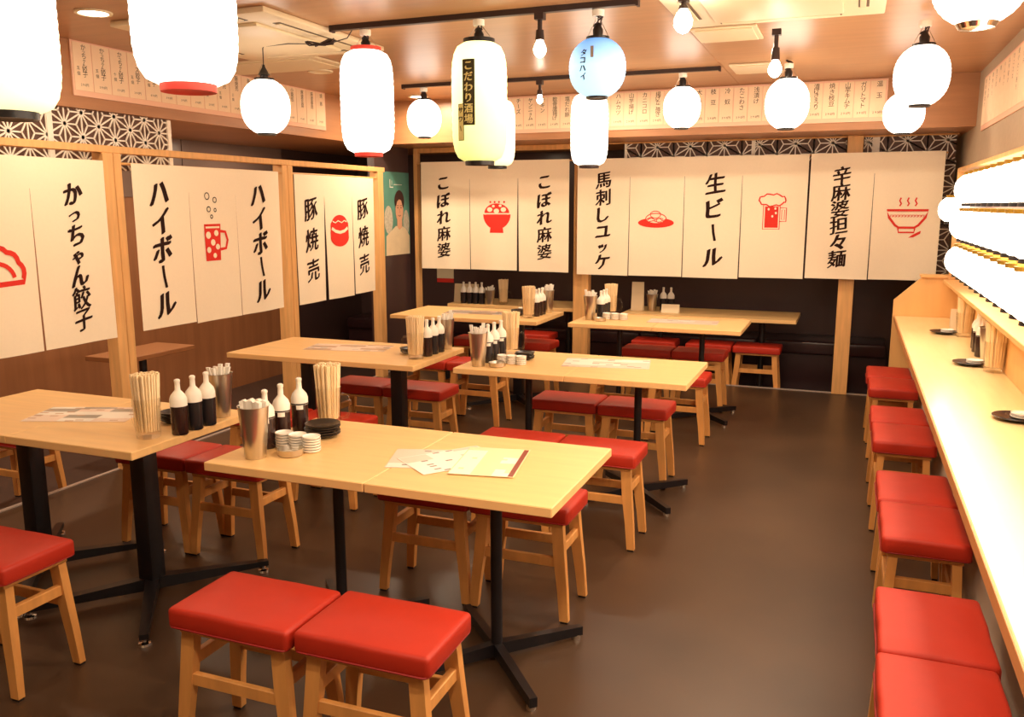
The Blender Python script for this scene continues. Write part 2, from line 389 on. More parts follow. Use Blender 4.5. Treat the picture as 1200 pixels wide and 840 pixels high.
def stroke2(mb, pts, wd, fn, closed=False):
    n = len(pts); L = []; R = []
    for i in range(n):
        if closed: a, b = pts[i - 1], pts[(i + 1) % n]
        else: a, b = pts[max(0, i - 1)], pts[min(n - 1, i + 1)]
        dx, dy = b[0] - a[0], b[1] - a[1]; l = math.hypot(dx, dy) or 1
        nx, ny = -dy / l * wd / 2, dx / l * wd / 2
        L.append((pts[i][0] + nx, pts[i][1] + ny)); R.append((pts[i][0] - nx, pts[i][1] - ny))
    P = [fn(*p) for p in L] + [fn(*p) for p in R]; F = []
    for i in range(n if closed else n - 1):
        j = (i + 1) % n; F.append((i, i + n, j + n, j))
    mb.add(P, F)
def arc(cx, cy, rx, ry, a0, a1, n=16):
    return [(cx + rx * math.cos(math.radians(a0 + (a1 - a0) * i / n)), cy + ry * math.sin(math.radians(a0 + (a1 - a0) * i / n))) for i in range(n + 1)]

def em_gyoza(mb, f0, f1):
    o = arc(0, -0.08, 0.13, 0.13, 0, 180, 22)
    o = [(x * (1 + 0.07 * abs(math.sin(a * 0.8))), y + 0.10 * (y + 0.08) * abs(math.sin(a * 0.8))) for a, (x, y) in enumerate(o)]
    stroke2(mb, o + [(-0.13, -0.10), (0, -0.105), (0.13, -0.10)], 0.024, f0, True)
    stroke2(mb, arc(0, -0.09, 0.085, 0.08, 10, 170, 14), 0.020, f0)
def em_mug(mb, f0, f1):
    mb.cur = 0; fill2(mb, [(-0.07, -0.11), (0.045, -0.11), (0.055, 0.09), (-0.075, 0.09)], f0)
    stroke2(mb, [(0.05, 0.05), (0.09, 0.045), (0.105, 0.0), (0.09, -0.045), (0.048, -0.05)], 0.016, f0)
    mb.cur = 1
    for (x, y, r) in ((-0.045, 0.03, 0.020), (0.018, 0.040, 0.017), (-0.01, -0.01, 0.018), (0.025, -0.035, 0.016), (-0.045, -0.050, 0.017), (0.0, -0.082, 0.014)): fill2(mb, arc(x, y, r, r, 0, 330, 10), f1)
    stroke2(mb, [(-0.065, 0.072), (0.045, 0.072)], 0.010, f1)
    mb.cur = 0
    for (x, y, r) in ((-0.04, 0.24, 0.018), (0.02, 0.22, 0.014), (-0.03, 0.17, 0.014), (0.02, 0.165, 0.009), (-0.01, 0.13, 0.009)):
        mb.cur = 2; stroke2(mb, arc(x, y, r, r, 0, 330, 10), 0.005, f0, True)
    mb.cur = 0
def em_bun(mb, f0, f1):
    fill2(mb, [(-0.10, 0.05)] + arc(0, -0.035, 0.105, 0.065, 190, 350, 12) + [(0.10, 0.05)] + arc(0, 0.045, 0.09, 0.06, 20, 160, 12), f0)
    mb.cur = 1; stroke2(mb, [(-0.09, 0.02), (-0.05, 0.0), (0, -0.008), (0.05, 0.0), (0.09, 0.02)], 0.02, f1)
    stroke2(mb, [(-0.08, 0.065), (-0.05, 0.055), (-0.02, 0.068), (0.02, 0.055), (0.05, 0.068), (0.08, 0.06)], 0.007, f1); mb.cur = 0
def em_bowl(mb, f0, f1):
    fill2(mb, arc(0, 0.02, 0.11, 0.11, 180, 360, 16), f0)
    fill2(mb, [(-0.05, -0.08), (0.05, -0.08), (0.055, -0.115), (-0.055, -0.115)], f0)
    fill2(mb, arc(0, 0.03, 0.10, 0.07, 0, 180, 14), f0)
    mb.cur = 1; stroke2(mb, [(-0.10, 0.022), (0.10, 0.022)], 0.007, f1)
    for (x, y, r) in ((-0.055, 0.055, 0.022), (0.0, 0.045, 0.022), (0.055, 0.055, 0.022), (-0.025, 0.08, 0.012), (0.03, 0.083, 0.012)): fill2(mb, arc(x, y, r, r * .8, 0, 330, 10), f1)
    mb.cur = 0
    for x in (-0.05, -0.015, 0.02, 0.06): fill2(mb, arc(x, 0.11, 0.008, 0.008, 0, 330, 8), f0)
def em_plate(mb, f0, f1):
    fill2(mb, arc(0, -0.04, 0.155, 0.042, 0, 345, 26), f0)
    mb.cur = 1; fill2(mb, arc(0, 0.0, 0.085, 0.042, 0, 345, 20), f1); mb.cur = 0
    stroke2(mb, arc(0, -0.005, 0.088, 0.045, -10, 190, 16), 0.007, f1.top)
    stroke2(mb, arc(-0.005, 0.03, 0.045, 0.03, 0, 350, 14), 0.006, f1.top, True)
    stroke2(mb, [(-0.08, -0.01), (-0.04, 0.008), (-0.01, -0.015), (0.03, 0.0), (0.06, -0.025), (0.085, -0.01)], 0.008, f1.top)
    stroke2(mb, arc(0.035, -0.02, 0.03, 0.02, 20, 200, 8), 0.006, f1.top)
    stroke2(mb, arc(-0.04, -0.02, 0.03, 0.018, 0, 180, 8), 0.006, f1.top)
    stroke2(mb, [(-0.06, -0.03), (-0.02, -0.022), (0.02, -0.035), (0.05, -0.03)], 0.007, f1.top)
def em_beer(mb, f0, f1):
    stroke2(mb, [(-0.075, 0.06), (-0.075, -0.13), (0.05, -0.13), (0.05, 0.06)], 0.006, f0, True)
    fill2(mb, [(-0.062, -0.118), (0.038, -0.118), (0.038, 0.045), (-0.062, 0.045)], f0)
    stroke2(mb, [(0.05, 0.035), (0.098, 0.035), (0.098, -0.07), (0.05, -0.07)], 0.006, f0)
    stroke2(mb, [(0.064, 0.02), (0.084, 0.02), (0.084, -0.055), (0.064, -0.055)], 0.004, f0, True)
    mb.cur = 1; fill2(mb, arc(-0.01, 0.095, 0.10, 0.045, 0, 345, 20), f1); mb.cur = 0
    P = arc(-0.01, 0.095, 0.10, 0.045, 0, 345, 24); P = [(x, y + 0.006 * (i % 3 - 1)) for i, (x, y) in enumerate(P)]
    stroke2(mb, P, 0.010, f1.top, True)
    mb.cur = 1
    for (x, y) in ((-0.035, 0.025), (0.015, 0.03), (0.02, -0.005), (-0.005, -0.03)): fill2(mb, arc(x, y, 0.008, 0.01, 0, 330, 8), f1)
    mb.cur = 0
def em_ramen(mb, f0, f1):
    stroke2(mb, [(-0.16, 0.06), (0.16, 0.06), (0.14, 0.0), (0.09, -0.065), (0.06, -0.085), (-0.06, -0.085), (-0.09, -0.065), (-0.14, 0.0)], 0.019, f0, True)
    stroke2(mb, [(-0.065, -0.09), (-0.06, -0.125), (0.06, -0.125), (0.065, -0.09)], 0.013, f0)
    for k in range(11):
        x = -0.12 + k * 0.024
        stroke2(mb, [(x - 0.009, 0.005), (x - 0.009, 0.02), (x + 0.009, 0.02), (x + 0.009, 0.005), (x, 0.005)], 0.005, f0)
    for x in (-0.06, 0, 0.06): stroke2(mb, [(x - 0.004, 0.095), (x + 0.008, 0.115), (x - 0.006, 0.14), (x + 0.004, 0.165)], 0.012, f0)
    fill2(mb, [(0.02, -0.17), (0.06, -0.165), (0.11, -0.135), (0.115, -0.11), (0.085, -0.125), (0.05, -0.145)], f0)

def noren(label, loc, rotz, H, edges, contents, opens=None, head=0.16, amp=0.007, seed=0):
    """edges: u positions of the slits; contents: per panel ('t', text, size, pitch, du) or ('e', emblem fn, v, scale)"""
    t = thing('noren_curtain', label, 'curtain', loc, rotz, 'white cotton noren curtains')
    rnd = random.Random(seed); W = edges[-1]
    ph = [rnd.uniform(0, 6.3) for _ in range(3)]
    def disp(u, v):
        k = 0.25 + 0.75 * min(1, max(0, v / H))
        return amp * k * (math.sin(u * 7.5 + ph[0]) + 0.5 * math.sin(u * 17 + ph[1] + v * 1.2) + 0.3 * math.sin(v * 5 + ph[2] + u * 3)) + amp * 1.9
    def sheet(u0f, u1f, v0, v1, nu, nv):
        mb = MB(); V = []; n1 = nu + 1
        for side in (0, 0.0018):
            for j in range(nv + 1):
                v = v0 + (v1 - v0) * j / nv; a, b = u0f(v), u1f(v)
                for i in range(n1):
                    u = a + (b - a) * i / nu; V.append((u, -disp(u, v) + side, -v))
        F = []; N = n1 * (nv + 1)
        for j in range(nv):
            for i in range(nu):
                a = j * n1 + i; F.append((a, a + n1, a + n1 + 1, a + 1)); F.append((a + N, a + N + 1, a + N + n1 + 1, a + N + n1))
        for i in range(nu):
            a = i; F.append((a, a + 1, a + 1 + N, a + N)); a = nv * n1 + i; F.append((a + 1, a, a + N, a + 1 + N))
        for j in range(nv):
            a = j * n1; F.append((a + n1, a, a + N, a + n1 + N)); a = j * n1 + nu; F.append((a, a + n1, a + n1 + N, a + N))
        return mb.add(V, F)
    sheet(lambda v: 0, lambda v: W, 0, head, int(W * 24), 3).build('header_band', 'cloth', t, smooth=60)
    opens = opens or {}
    for k in range(len(edges) - 1):
        e0, e1 = edges[k], edges[k + 1]
        o0 = opens.get(k, 0.003) if k > 0 else 0; o1 = opens.get(k + 1, 0.003) if k < len(edges) - 2 else 0
        Hk = H + rnd.uniform(-0.008, 0.008)
        g0 = lambda v, e0=e0, o0=o0: e0 + 0.0012 * (e0 > 0) + o0 * ((v - head) / (H - head)) ** 0.8
        g1 = lambda v, e1=e1, o1=o1: e1 - 0.0012 * (e1 < W) - o1 * ((v - head) / (H - head)) ** 0.8
        p = sheet(g0, g1, head, Hk, 14, 22).build('cloth_panel', 'cloth', t, smooth=60)
        c = contents[k]
        if c is None: continue
        uc = (e0 + e1) / 2
        if c[0] == 't':
            mb = MB(); vtext(mb, c[1], uc + c[4], c[5], c[2], c[3], disp, bold=0.028, wob=0.012, sx=0.98)
            mb.build('brush_lettering', 'ink', p)
        else:
            s = c[3]; vc = c[2]; mb = MB(); dx = c[4] if len(c) > 4 else 0
            f0 = lambda x, y: (uc + dx + x * s, -disp(uc + dx + x * s, vc - y * s) - 0.0025, -(vc - y * s))
            f1 = lambda x, y: (uc + dx + x * s, -disp(uc + dx + x * s, vc - y * s) - 0.0042, -(vc - y * s))
            f1.top = lambda x, y: (uc + dx + x * s, -disp(uc + dx + x * s, vc - y * s) - 0.0056, -(vc - y * s))
            c[1](mb, f0, f1); mb.build('printed_emblem', ['redink', 'cloth', 'ink'], p)
    return t
# left wall, local x = world +Y
noren('noren with red dumpling emblem and dumpling name lettering, nearest on the left', (-3.93, 2.24, 1.80), PI / 2, 1.0, [0, 0.5, 1.0, 1.485],
      [None, ('e', em_gyoza, 0.52, 1.1, 0.02), ('t', 'かっちゃん餃子', 0.134, 0.122, 0.02, 0.185)], {2: 0.006}, seed=1)
noren('noren with red bubbling mug emblem between two columns of highball lettering', (-3.93, 3.925, 1.795), PI / 2, 0.99, [0, 0.455, 0.905, 1.39],
      [('t', 'ハイボール', 0.178, 0.168, -0.03, 0.17), ('e', em_mug, 0.47, 1.2, -0.01), ('t', 'ハイボール', 0.178, 0.168, -0.01, 0.17)], {1: 0.004}, seed=2)
noren('noren with red bun emblem between two columns of pork dumpling lettering, beside the poster', (-3.93, 5.50, 1.785), PI / 2, 0.985, [0, 0.40, 0.80, 1.16],
      [('t', '豚焼売', 0.185, 0.235, 0.0, 0.26), ('e', em_bun, 0.44, 1.25), ('t', '豚焼売', 0.185, 0.235, -0.02, 0.26)], {1: 0.022, 2: 0.008}, seed=3)
noren('noren with red heaped bowl emblem between two columns of mapo lettering, back left', (-3.84, 7.44, 1.955), 0, 1.005, [0, 0.5, 0.985, 1.475],
      [('t', 'こぼれ麻婆', 0.145, 0.155, -0.02, 0.20), ('e', em_bowl, 0.51, 1.25, 0.035), ('t', 'こぼれ麻婆', 0.145, 0.155, 0.01, 0.20)], {2: 0.010}, amp=0.011, seed=4)
noren('wide noren with red plate and red beer mug emblems between the back posts', (-2.285, 7.42, 1.952), 0, 1.005, [0, 0.475, 0.945, 1.42, 1.935],
      [('t', '馬刺しユッケ', 0.15, 0.148, 0.0, 0.185), ('e', em_plate, 0.51, 1.0), ('t', '生ビール', 0.18, 0.205, 0.02, 0.22), ('e', em_beer, 0.46, 1.05)], {3: 0.004}, seed=5)
noren('noren with red steaming noodle bowl emblem at the right end of the back row', (-0.335, 7.41, 1.955), 0, 0.995, [0, 0.475, 0.965],
      [('t', '辛麻婆担々麺', 0.145, 0.132, 0.0, 0.17), ('e', em_ramen, 0.50, 0.92, 0.01)], seed=6)

# ------------------------------------------------------------------ menu boards
def menu_board(label, loc, rotz, H, items, pitch, tsize, tpitch, W=None, v0=0.035):
    t = thing('menu_board', label, 'menu', loc, rotz)
    W = W or pitch * len(items)
    MB().box(-0.01, W + 0.01, 0, 0.008, 0, H).build('backing_board', 'strip_b', t)
    strip = MB().bbox(0.002, pitch - 0.003, -0.003, 0, 0.03, H - 0.012, 0.001, 1)
    first = None
    for i, it in enumerate(items):
        if first is None: p = strip.build('menu_strip', 'strip', t); first = p
        else: p = first.copy(); COL.objects.link(p); p.parent = t
        p.location = (i * pitch, 0, 0)
        if it is None: continue
        mb = MB()
        main, sub, price = it
        vtext(mb, main, pitch * 0.58, v0 + 0.0, tsize, min(tpitch, (H - 0.13) / max(1, len(main) - 0.5)) if len(main) > 2 else tpitch * 1.9, lambda a, b: 0.003, bold=0.015, slant=0.05, lift=0.0006)
        if sub: vtext(mb, sub, pitch * 0.24, H * 0.50, tsize * 0.62, tsize * 0.8, lambda a, b: 0.003, bold=0.01, slant=0.0, lift=0.0006)
        if price:
            n = len(price)
            for k, ch in enumerate(price):
                vtext(mb, ch, pitch * 0.5 + (k - (n - 1) / 2) * tsize * 0.38, H - 0.062, tsize * 0.50, 1, lambda a, b: 0.003, bold=0.0, slant=0, lift=0.0006)
        mb2 = MB(); mb2.add([(x, y, z + H) for x, y, z in mb.v], mb.f)
        mb2.build('lettering', 'ink', p)
    return t
L_items = [('かっちゃん餃子', '五個', '290円'), ('かっちゃん餃子', '五個', '390円'), ('かっちゃん餃子', '十個', '590円'), ('チーズ餃子', '五個', '390円'), ('チーズ餃子', '五個', '490円'), ('しそ餃子', '五個', '390円'),
           ('しそ餃子', '三個', '290円'), ('水餃子', '五個', '390円'), ('水餃子', '三個', '290円'), ('豚焼売', '五個', '390円'), ('豚焼売', '三個', '290円'), ('海老焼売', '三個', '390円'),
           ('棒々鶏', None, '390円'), ('春巻', '二本', '290円'), ('春巻', '三本', '390円'), ('小籠包', '三個', '390円'), ('麻婆豆腐', None, '590円'), ('麻婆春雨', None, '590円'), ('焼豚', None, '390円')]
menu_board('long row of cream menu strips on the left soffit above the lattice', (-4.05, 3.70, 2.155), PI / 2, 0.30, L_items, 0.129, 0.036, 0.033)
menu_board('short row of menu strips on the left soffit behind the corner lantern', (-4.05, 2.42, 2.155), PI / 2, 0.30, L_items[:9], 0.129, 0.036, 0.033)
B_items = ['唐揚げ', '手羽先', '串カツ', 'ポテト', '春巻', 'チーズ', 'ヤンニョム', 'チキン', '軟骨唐揚げ', '塩だれ豚', '海老マヨ', '餃子皮', '軟骨', 'ハムカツ', '山芋揚げ', 'カニコロ', '揚げたこ焼き', 'うずら', '塩辛', '大根', '枝豆', '冷奴', 'たこわさ',
           '浅漬け', 'きゅうり', 'トマト', 'キムチ', '漬けきゅうり', '焼き枝豆', '山芋キムチ', 'ガリトマト', '温玉']
menu_board('long row of cream menu strips on the back soffit', (-3.24, 6.891, 2.145), 0, 0.295, [(a, None, '290円' if i % 3 else '390円') for i, a in enumerate(B_items)], 0.1065, 0.043, 0.042)
menu_board('row of washed out menu strips high on the right wall', (XR - 0.0085, 6.55, 2.03), -PI / 2, 0.34, [(a, None, None) for a in B_items[8:30]], 0.15, 0.03, 0.036)

# ------------------------------------------------------------------ poster and small wall card
t = thing('wall_poster', 'teal poster of a dark-haired person in a cream shirt on the dark wall', 'poster', (-4.018, 7.0, 1.09), PI / 2)
MB().box(0, 0.50, 0, 0.003, 0, 0.77).build('poster_sheet', 'teal', t)
mb = MB(); f = lambda x, y: (x, -0.001, y)
fill2(mb, arc(0.09, 0.33, 0.08, 0.13, 0, 345, 16), f); fill2(mb, arc(0.43, 0.30, 0.06, 0.12, 0, 345, 16), f); mb.build('blurred_print', 'blur', t)
mb = MB(); f = lambda x, y: (x, -0.0016, y)
fill2(mb, [(0.03, 0.0), (0.04, 0.18), (0.16, 0.24), (0.22, 0.27), (0.34, 0.27), (0.42, 0.24), (0.49, 0.17), (0.49, 0.0)], f); mb.build('shirt_print', 'shirt', t)
mb = MB(); f = lambda x, y: (x, -0.0022, y); fill2(mb, arc(0.30, 0.50, 0.095, 0.105, 0, 345, 24), f); mb.build('hair_print', 'hair', t)
mb = MB(); f = lambda x, y: (x, -0.0034, y); fill2(mb, arc(0.295, 0.42, 0.075, 0.115, 0, 345, 24), f); f = lambda x, y: (x, -0.0028, y); fill2(mb, [(0.25, 0.35), (0.25, 0.26), (0.295, 0.235), (0.345, 0.26), (0.345, 0.35)], f); mb.build('face_print', 'skin', t)
mb = MB(); f = lambda x, y: (x, -0.0046, y)
for (a, b) in ((0.262, 0.44), (0.325, 0.44)): fill2(mb, arc(a, b, 0.014, 0.005, 0, 330, 8), f); stroke2(mb, [(a - 0.018, b + 0.02), (a + 0.018, b + 0.022)], 0.005, f)
stroke2(mb, [(0.27, 0.37), (0.295, 0.362), (0.32, 0.37)], 0.006, f); stroke2(mb, [(0.296, 0.43), (0.303, 0.40), (0.29, 0.397)], 0.003, f)
stroke2(mb, [(0.225, 0.46), (0.245, 0.505), (0.29, 0.53), (0.34, 0.515), (0.37, 0.45)], 0.02, f); mb.build('face_detail_print', 'hair', t)
mb = MB(); f = lambda x, y: (x, -0.001, y); stroke2(mb, [(0.13, 0.70), (0.13, 0.63), (0.19, 0.63)], 0.010, f); stroke2(mb, [(0.20, 0.655), (0.36, 0.655)], 0.005, f); stroke2(mb, [(0.165, 0.69), (0.165, 0.65)], 0.006, f); mb.build('white_print', 'white', t)
t = thing('wall_card', 'small pale card with a red lower band under the back left noren', 'card', (-4.22, 8.485, 0.72))
MB().box(0, 0.20, 0, 0.01, 0.045, 0.18).build('card_sheet', 'cream', t); MB().box(0, 0.20, 0, 0.01, 0, 0.045).build('red_band', 'redink', t)

# ------------------------------------------------------------------ stools
def make_stool(label):
    t = thing('wooden_stool', label, 'stool')
    mb = MB(); bm = bmesh.new(); bmesh.ops.create_cube(bm, size=1)
    for v in bm.verts: v.co = Vector((v.co.x * 0.398, v.co.y * 0.275, 0.419 + v.co.z * 0.062))
    bmesh.ops.bevel(bm, geom=list(bm.edges), offset=0.014, segments=3, profile=0.5, affect='EDGES')
    bmesh.ops.subdivide_edges(bm, edges=[e for e in bm.edges if e.calc_length() > 0.15], cuts=4, use_grid_fill=True)
    for v in bm.verts:
        a = max(0, 1 - (v.co.x / 0.2) ** 2) * max(0, 1 - (v.co.y / 0.138) ** 2)
        if v.co.z > 0.44: v.co.z += 0.007 * a
        v.co.y *= 1 + 0.012 * math.sin(v.co.x * 30) * (abs(v.co.y) > 0.1)
    bm.verts.index_update(); mb.add([v.co[:] for v in bm.verts], [[v.index for v in f.verts] for f in bm.faces]); bm.free()
    s = mb.build('seat_cushion', 'red', t, smooth=50)
    mb = MB(); P = []
    for (cx, cy, a0) in ((0.179, 0.118, 0), (-0.179, 0.118, 90), (-0.179, -0.118, 180), (0.179, -0.118, 270)): P += [(cx + 0.0165 * math.cos(math.radians(a0 + k * 30)), cy + 0.0195 * math.sin(math.radians(a0 + k * 30)), 0.395) for k in range(4)]
    mb.tube(P, 0.003, 6, closed=True).build('piping', 'redseam', s, smooth=50)
    MB().bbox(-0.175, 0.175, -0.118, 0.118, 0.372, 0.389, 0.002, 1).build('seat_board', 'leg', t)
    for sx in (-1, 1):
        for sy in (-1, 1):
            P = [(sx * 0.185, sy * 0.118, 0.0085), (sx * 0.176, sy * 0.112, 0.12), (sx * 0.160, sy * 0.104, 0.26), (sx * 0.151, sy * 0.098, 0.372)]
            MB().leg(P, [0.034, 0.038, 0.044, 0.044], [0.024, 0.027, 0.030, 0.030]).build('leg', 'leg', t, smooth=35)
            MB().box(sx * 0.185 - 0.014, sx * 0.185 + 0.014, sy * 0.118 - 0.010, sy * 0.118 + 0.010, 0.0, 0.012).build('foot_pad', 'black', t)
    for sy in (-1, 1): MB().bbox(-0.15, 0.15, sy * 0.107 - 0.009, sy * 0.107 + 0.009, 0.215, 0.252, 0.002, 1).build('stretcher', 'leg', t)
    for sx in (-1, 1): MB().bbox(sx * 0.160 - 0.011, sx * 0.160 + 0.011, -0.092, 0.092, 0.262, 0.298, 0.002, 1).build('stretcher', 'leg', t)
    return t
ST = [  # x, y, z, rot, label, group
 (-1.511, 1.853, 0, 0, 'red stool in front of the front right table, left one of the near pair', 'stools at the near side of the front right table'),
 (-1.104, 1.868, 0, 0.01, 'red stool in front of the front right table, right one of the near pair', 'stools at the near side of the front right table'),
 (-2.565, 1.865, 0, 0, 'red stool at the left edge, in front of the front left table', 'stools at the near side of the front left table'),
 (-1.10, 2.985, 0, 0, 'red stool pushed under the far side of the front right table, right one', 'stools at the far side of the front right table'),
 (-1.505, 2.985, 0, 0, 'red stool pushed under the far side of the front right table, left one', 'stools at the far side of the front right table'),
 (-2.48, 2.99, 0, 0, 'red stool between the two front tables, its legs seen under the front right table', 'stools at the far side of the front left table'),
 (-2.885, 2.99, 0, 0, 'red stool behind the front left table, left of the stool between the front tables', 'stools at the far side of the front left table'),
 (-1.03, 3.745, 0, 0, 'red stool behind the front right table, right one facing the middle right table', 'stools at the near side of the middle right table'),
 (-1.437, 3.745, 0, 0, 'red stool behind the front right table, left one facing the middle right table', 'stools at the near side of the middle right table'),
 (-1.07, 4.665, 0, 0, 'red stool under the far side of the middle right table, right one', 'stools at the far side of the middle right table'),
 (-1.475, 4.67, 0, 0, 'red stool under the far side of the middle right table, left one', 'stools at the far side of the middle right table'),
 (-2.49, 3.745, 0, 0, 'red stool in front of the middle left table, right one of the near pair', 'stools at the near side of the middle left table'),
 (-2.895, 3.745, 0, 0, 'red stool in front of the middle left table, left one of the near pair', 'stools at the near side of the middle left table'),
 (-2.43, 4.64, 0, 0, 'red stool under the far side of the middle left table, right one', 'stools at the far side of the middle left table'),
 (-2.835, 4.64, 0, 0, 'red stool under the far side of the middle left table, left one', 'stools at the far side of the middle left table'),
 (-2.44, 5.56, 0, 0, 'red stool between the middle tables, right one in front of the back left table', 'stools at the near side of the back left table'),
 (-2.845, 5.56, 0, 0, 'red stool between the middle tables, left one in front of the back left table', 'stools at the near side of the back left table'),
 (-1.01, 5.615, 0, 0, 'red stool in front of the back right table, right one of the near pair', 'stools at the near side of the back right table'),
 (-1.415, 5.615, 0, 0, 'red stool in front of the back right table, left one of the near pair', 'stools at the near side of the back right table'),
 (-1.03, 6.60, 0, 0, 'red stool under the far side of the back right table, right one', 'stools at the far side of the back right table'),
 (-1.435, 6.60, 0, 0, 'red stool under the far side of the back right table, left one', 'stools at the far side of the back right table'),
 (-2.41, 6.58, 0, 0, 'red stool under the far side of the back left table, right one', 'stools at the far side of the back left table'),
 (-2.90, 6.58, 0, 0, 'red stool under the far side of the back left table, left one', 'stools at the far side of the back left table'),
 (-0.70, 7.66, -0.1, 0, 'small red stool behind the floor rail at the right end of the booth table', 'stools at the booth tables'),
 (-1.11, 7.66, -0.1, 0, 'small red stool behind the floor rail, second from the right at the booth table', 'stools at the booth tables'),
 (-1.60, 7.66, -0.1, 0, 'small red stool behind the floor rail, third from the right at the booth table', 'stools at the booth tables'),
 (-2.78, 7.66, -0.1, 0, 'small red stool at the left booth table, seen below the back left table', 'stools at the booth tables'),
 (-4.20, 3.24, -0.1, 0, 'red stool beyond the left partition, behind the front left table', 'stools beyond the left partition'),
 (0.292, 6.17, 0, PI / 2, 'red stool at the far end of the wall counter', 'stools along the wall counter'),
 (0.300, 5.762, 0, PI / 2, 'red stool at the counter, second from the far end', 'stools along the wall counter'),
 (0.295, 4.89, 0, PI / 2, 'red stool at the counter, third from the far end', 'stools along the wall counter'),
 (0.297, 4.483, 0, PI / 2, 'red stool at the counter, fourth from the far end', 'stools along the wall counter'),
 (0.297, 3.61, 0, PI / 2, 'red stool at the counter, fifth from the far end', 'stools along the wall counter'),
 (0.299, 3.203, 0, PI / 2, 'red stool at the counter, third nearest the camera', 'stools along the wall counter'),
 (0.268, 2.395, 0, PI / 2, 'red stool at the counter, second nearest the camera', 'stools along the wall counter'),
 (0.260, 1.988, 0, PI / 2, 'red stool at the counter, nearest the camera in the bottom right corner', 'stools along the wall counter'),
]
stool0 = make_stool(ST[0][4])
for i, (x, y, z, r, lab, grp) in enumerate(ST):
    if i == 0: stool0.location = (x, y, z); stool0['group'] = grp
    else: dup(stool0, (x, y, z), r, lab, grp)

# ------------------------------------------------------------------ tables
def make_table(label, kind):
    t = thing('square_table', label, 'table')
    MB().bbox(-0.309, 0.309, -0.33, 0.33, 0.670, 0.70, 0.0025, 1).build('tabletop', 'top', t)
    MB().bbox(-0.10, 0.10, -0.17, 0.17, 0.660, 0.6705, 0.002, 1).build('mounting_plate', 'black', t)
    if kind == 'wide':
        PX, PY = 0.055, -0.03
        MB().bbox(PX - 0.037, PX + 0.037, PY - 0.037, PY + 0.037, 0.05, 0.66, 0.006, 2).build('pole', 'black', t, smooth=40)
        for a in (50, 130, 230, 310):
            ca, sa = math.cos(math.radians(a)), math.sin(math.radians(a)); L = 0.46
            mb = MB(); n = (-sa, ca)
            secs = [[(PX + ca * r + n[0] * w_, PY + sa * r + n[1] * w_, z) for (w_, z) in ((-hw, z0), (hw, z0), (hw, z1), (-hw, z1))] for (r, hw, z0, z1) in ((0.02, 0.025, 0.025, 0.075), (L, 0.016, 0.028, 0.048))]
            a_ = mb.sweep(None, secs).build('foot_arm', 'black', t)
            MB().lathe([(0.006, 0.03), (0.006, 0.012), (0.022, 0.008), (0.024, 0.0)], 14, PX + ca * (L - 0.02), PY + sa * (L - 0.02)).build('levelling_foot', 'chrome', a_, smooth=50)
    else:
        MB().lathe([(0.02, 0.04), (0.02, 0.662)], 16).build('pole', 'black', t, smooth=40)
        for a in (48, 132, 228, 312):
            ca, sa = math.cos(math.radians(a)), math.sin(math.radians(a)); L = 0.34
            n = (-sa, ca)
            secs = [[(ca * r + n[0] * w_, sa * r + n[1] * w_, z) for (w_, z) in ((-hw, z0), (hw, z0), (hw, z1), (-hw, z1))] for (r, hw, z0, z1) in ((0.0, 0.016, 0.02, 0.065), (L, 0.013, 0.014, 0.046))]
            a_ = MB().sweep(None, secs).build('foot_arm', 'black', t)
            MB().lathe([(0.014, 0.016), (0.016, 0.0)], 12, ca * (L - 0.02), sa * (L - 0.02)).build('levelling_foot', 'steel', a_, smooth=50)
    return t
TW = make_table('x', 'wide'); TN = make_table('x', 'narrow'); uw = [0]; un = [0]
def put(src, used, x, y, z, lab, grp):
    if used[0] == 0:
        used[0] = 1; src.location = (x, y, z); src['label'] = lab; src['group'] = grp; return src
    return dup(src, (x, y, z), 0, lab, grp)
put(TW, uw, -3.224, 2.532, 0, 'pale wood table at the left edge, left half of the front left pair', 'front left tables')
put(TW, uw, -2.606, 2.532, 0, 'pale wood table with the near glass chopstick mug, right half of the front left pair', 'front left tables')
put(TN, un, -1.675, 2.535, 0, 'pale wood table with the stacked white dishes, left half of the front right pair', 'front right tables')
put(TN, un, -1.054, 2.535, 0, 'pale wood table with fanned glossy menus, right half of the front right pair', 'front right tables')
put(TW, uw, -3.075, 4.34, 0, 'pale wood table, left half of the middle left pair', 'middle left tables')
put(TW, uw, -2.457, 4.34, 0, 'pale wood table, right half of the middle left pair', 'middle left tables')
put(TN, un, -1.62, 4.378, 0, 'pale wood table, left half of the middle right pair', 'middle right tables')
put(TN, un, -1.0, 4.378, 0, 'pale wood table, right half of the middle right pair', 'middle right tables')
put(TW, uw, -3.065, 6.265, 0, 'pale wood table, left half of the back left pair', 'back left tables')
put(TW, uw, -2.447, 6.265, 0, 'pale wood table, right half of the back left pair', 'back left tables')
put(TN, un, -1.59, 6.285, 0, 'pale wood table, left half of the back right pair', 'back right tables')
put(TN, un, -0.97, 6.285, 0, 'pale wood table, right half of the back right pair', 'back right tables')
def long_table(label, loc, L, D, m='top'):
    t = thing('booth_table', label, 'table', loc)
    MB().bbox(-L / 2, L / 2, -D / 2, D / 2, 0.67, 0.70, 0.0025, 1).build('tabletop', m, t)
    for x in ((-L * 0.3, L * 0.3) if L > 1 else (0,)):
        MB().lathe([(0.13, 0.0), (0.13, 0.012), (0.03, 0.03), (0.025, 0.06), (0.025, 0.67)], 18, x, 0).build('pedestal', 'black', t, smooth=40)
    return t
long_table('long pale booth table behind the back right tables', (-1.13, 7.76, -0.1), 1.50, 0.62)
long_table('long pale booth table behind the back left tables', (-2.95, 7.91, -0.1), 1.45, 0.60)
long_table('dim pale table beyond the left partition', (-4.37, 4.35, -0.1), 0.34, 0.62, 'dim_top')

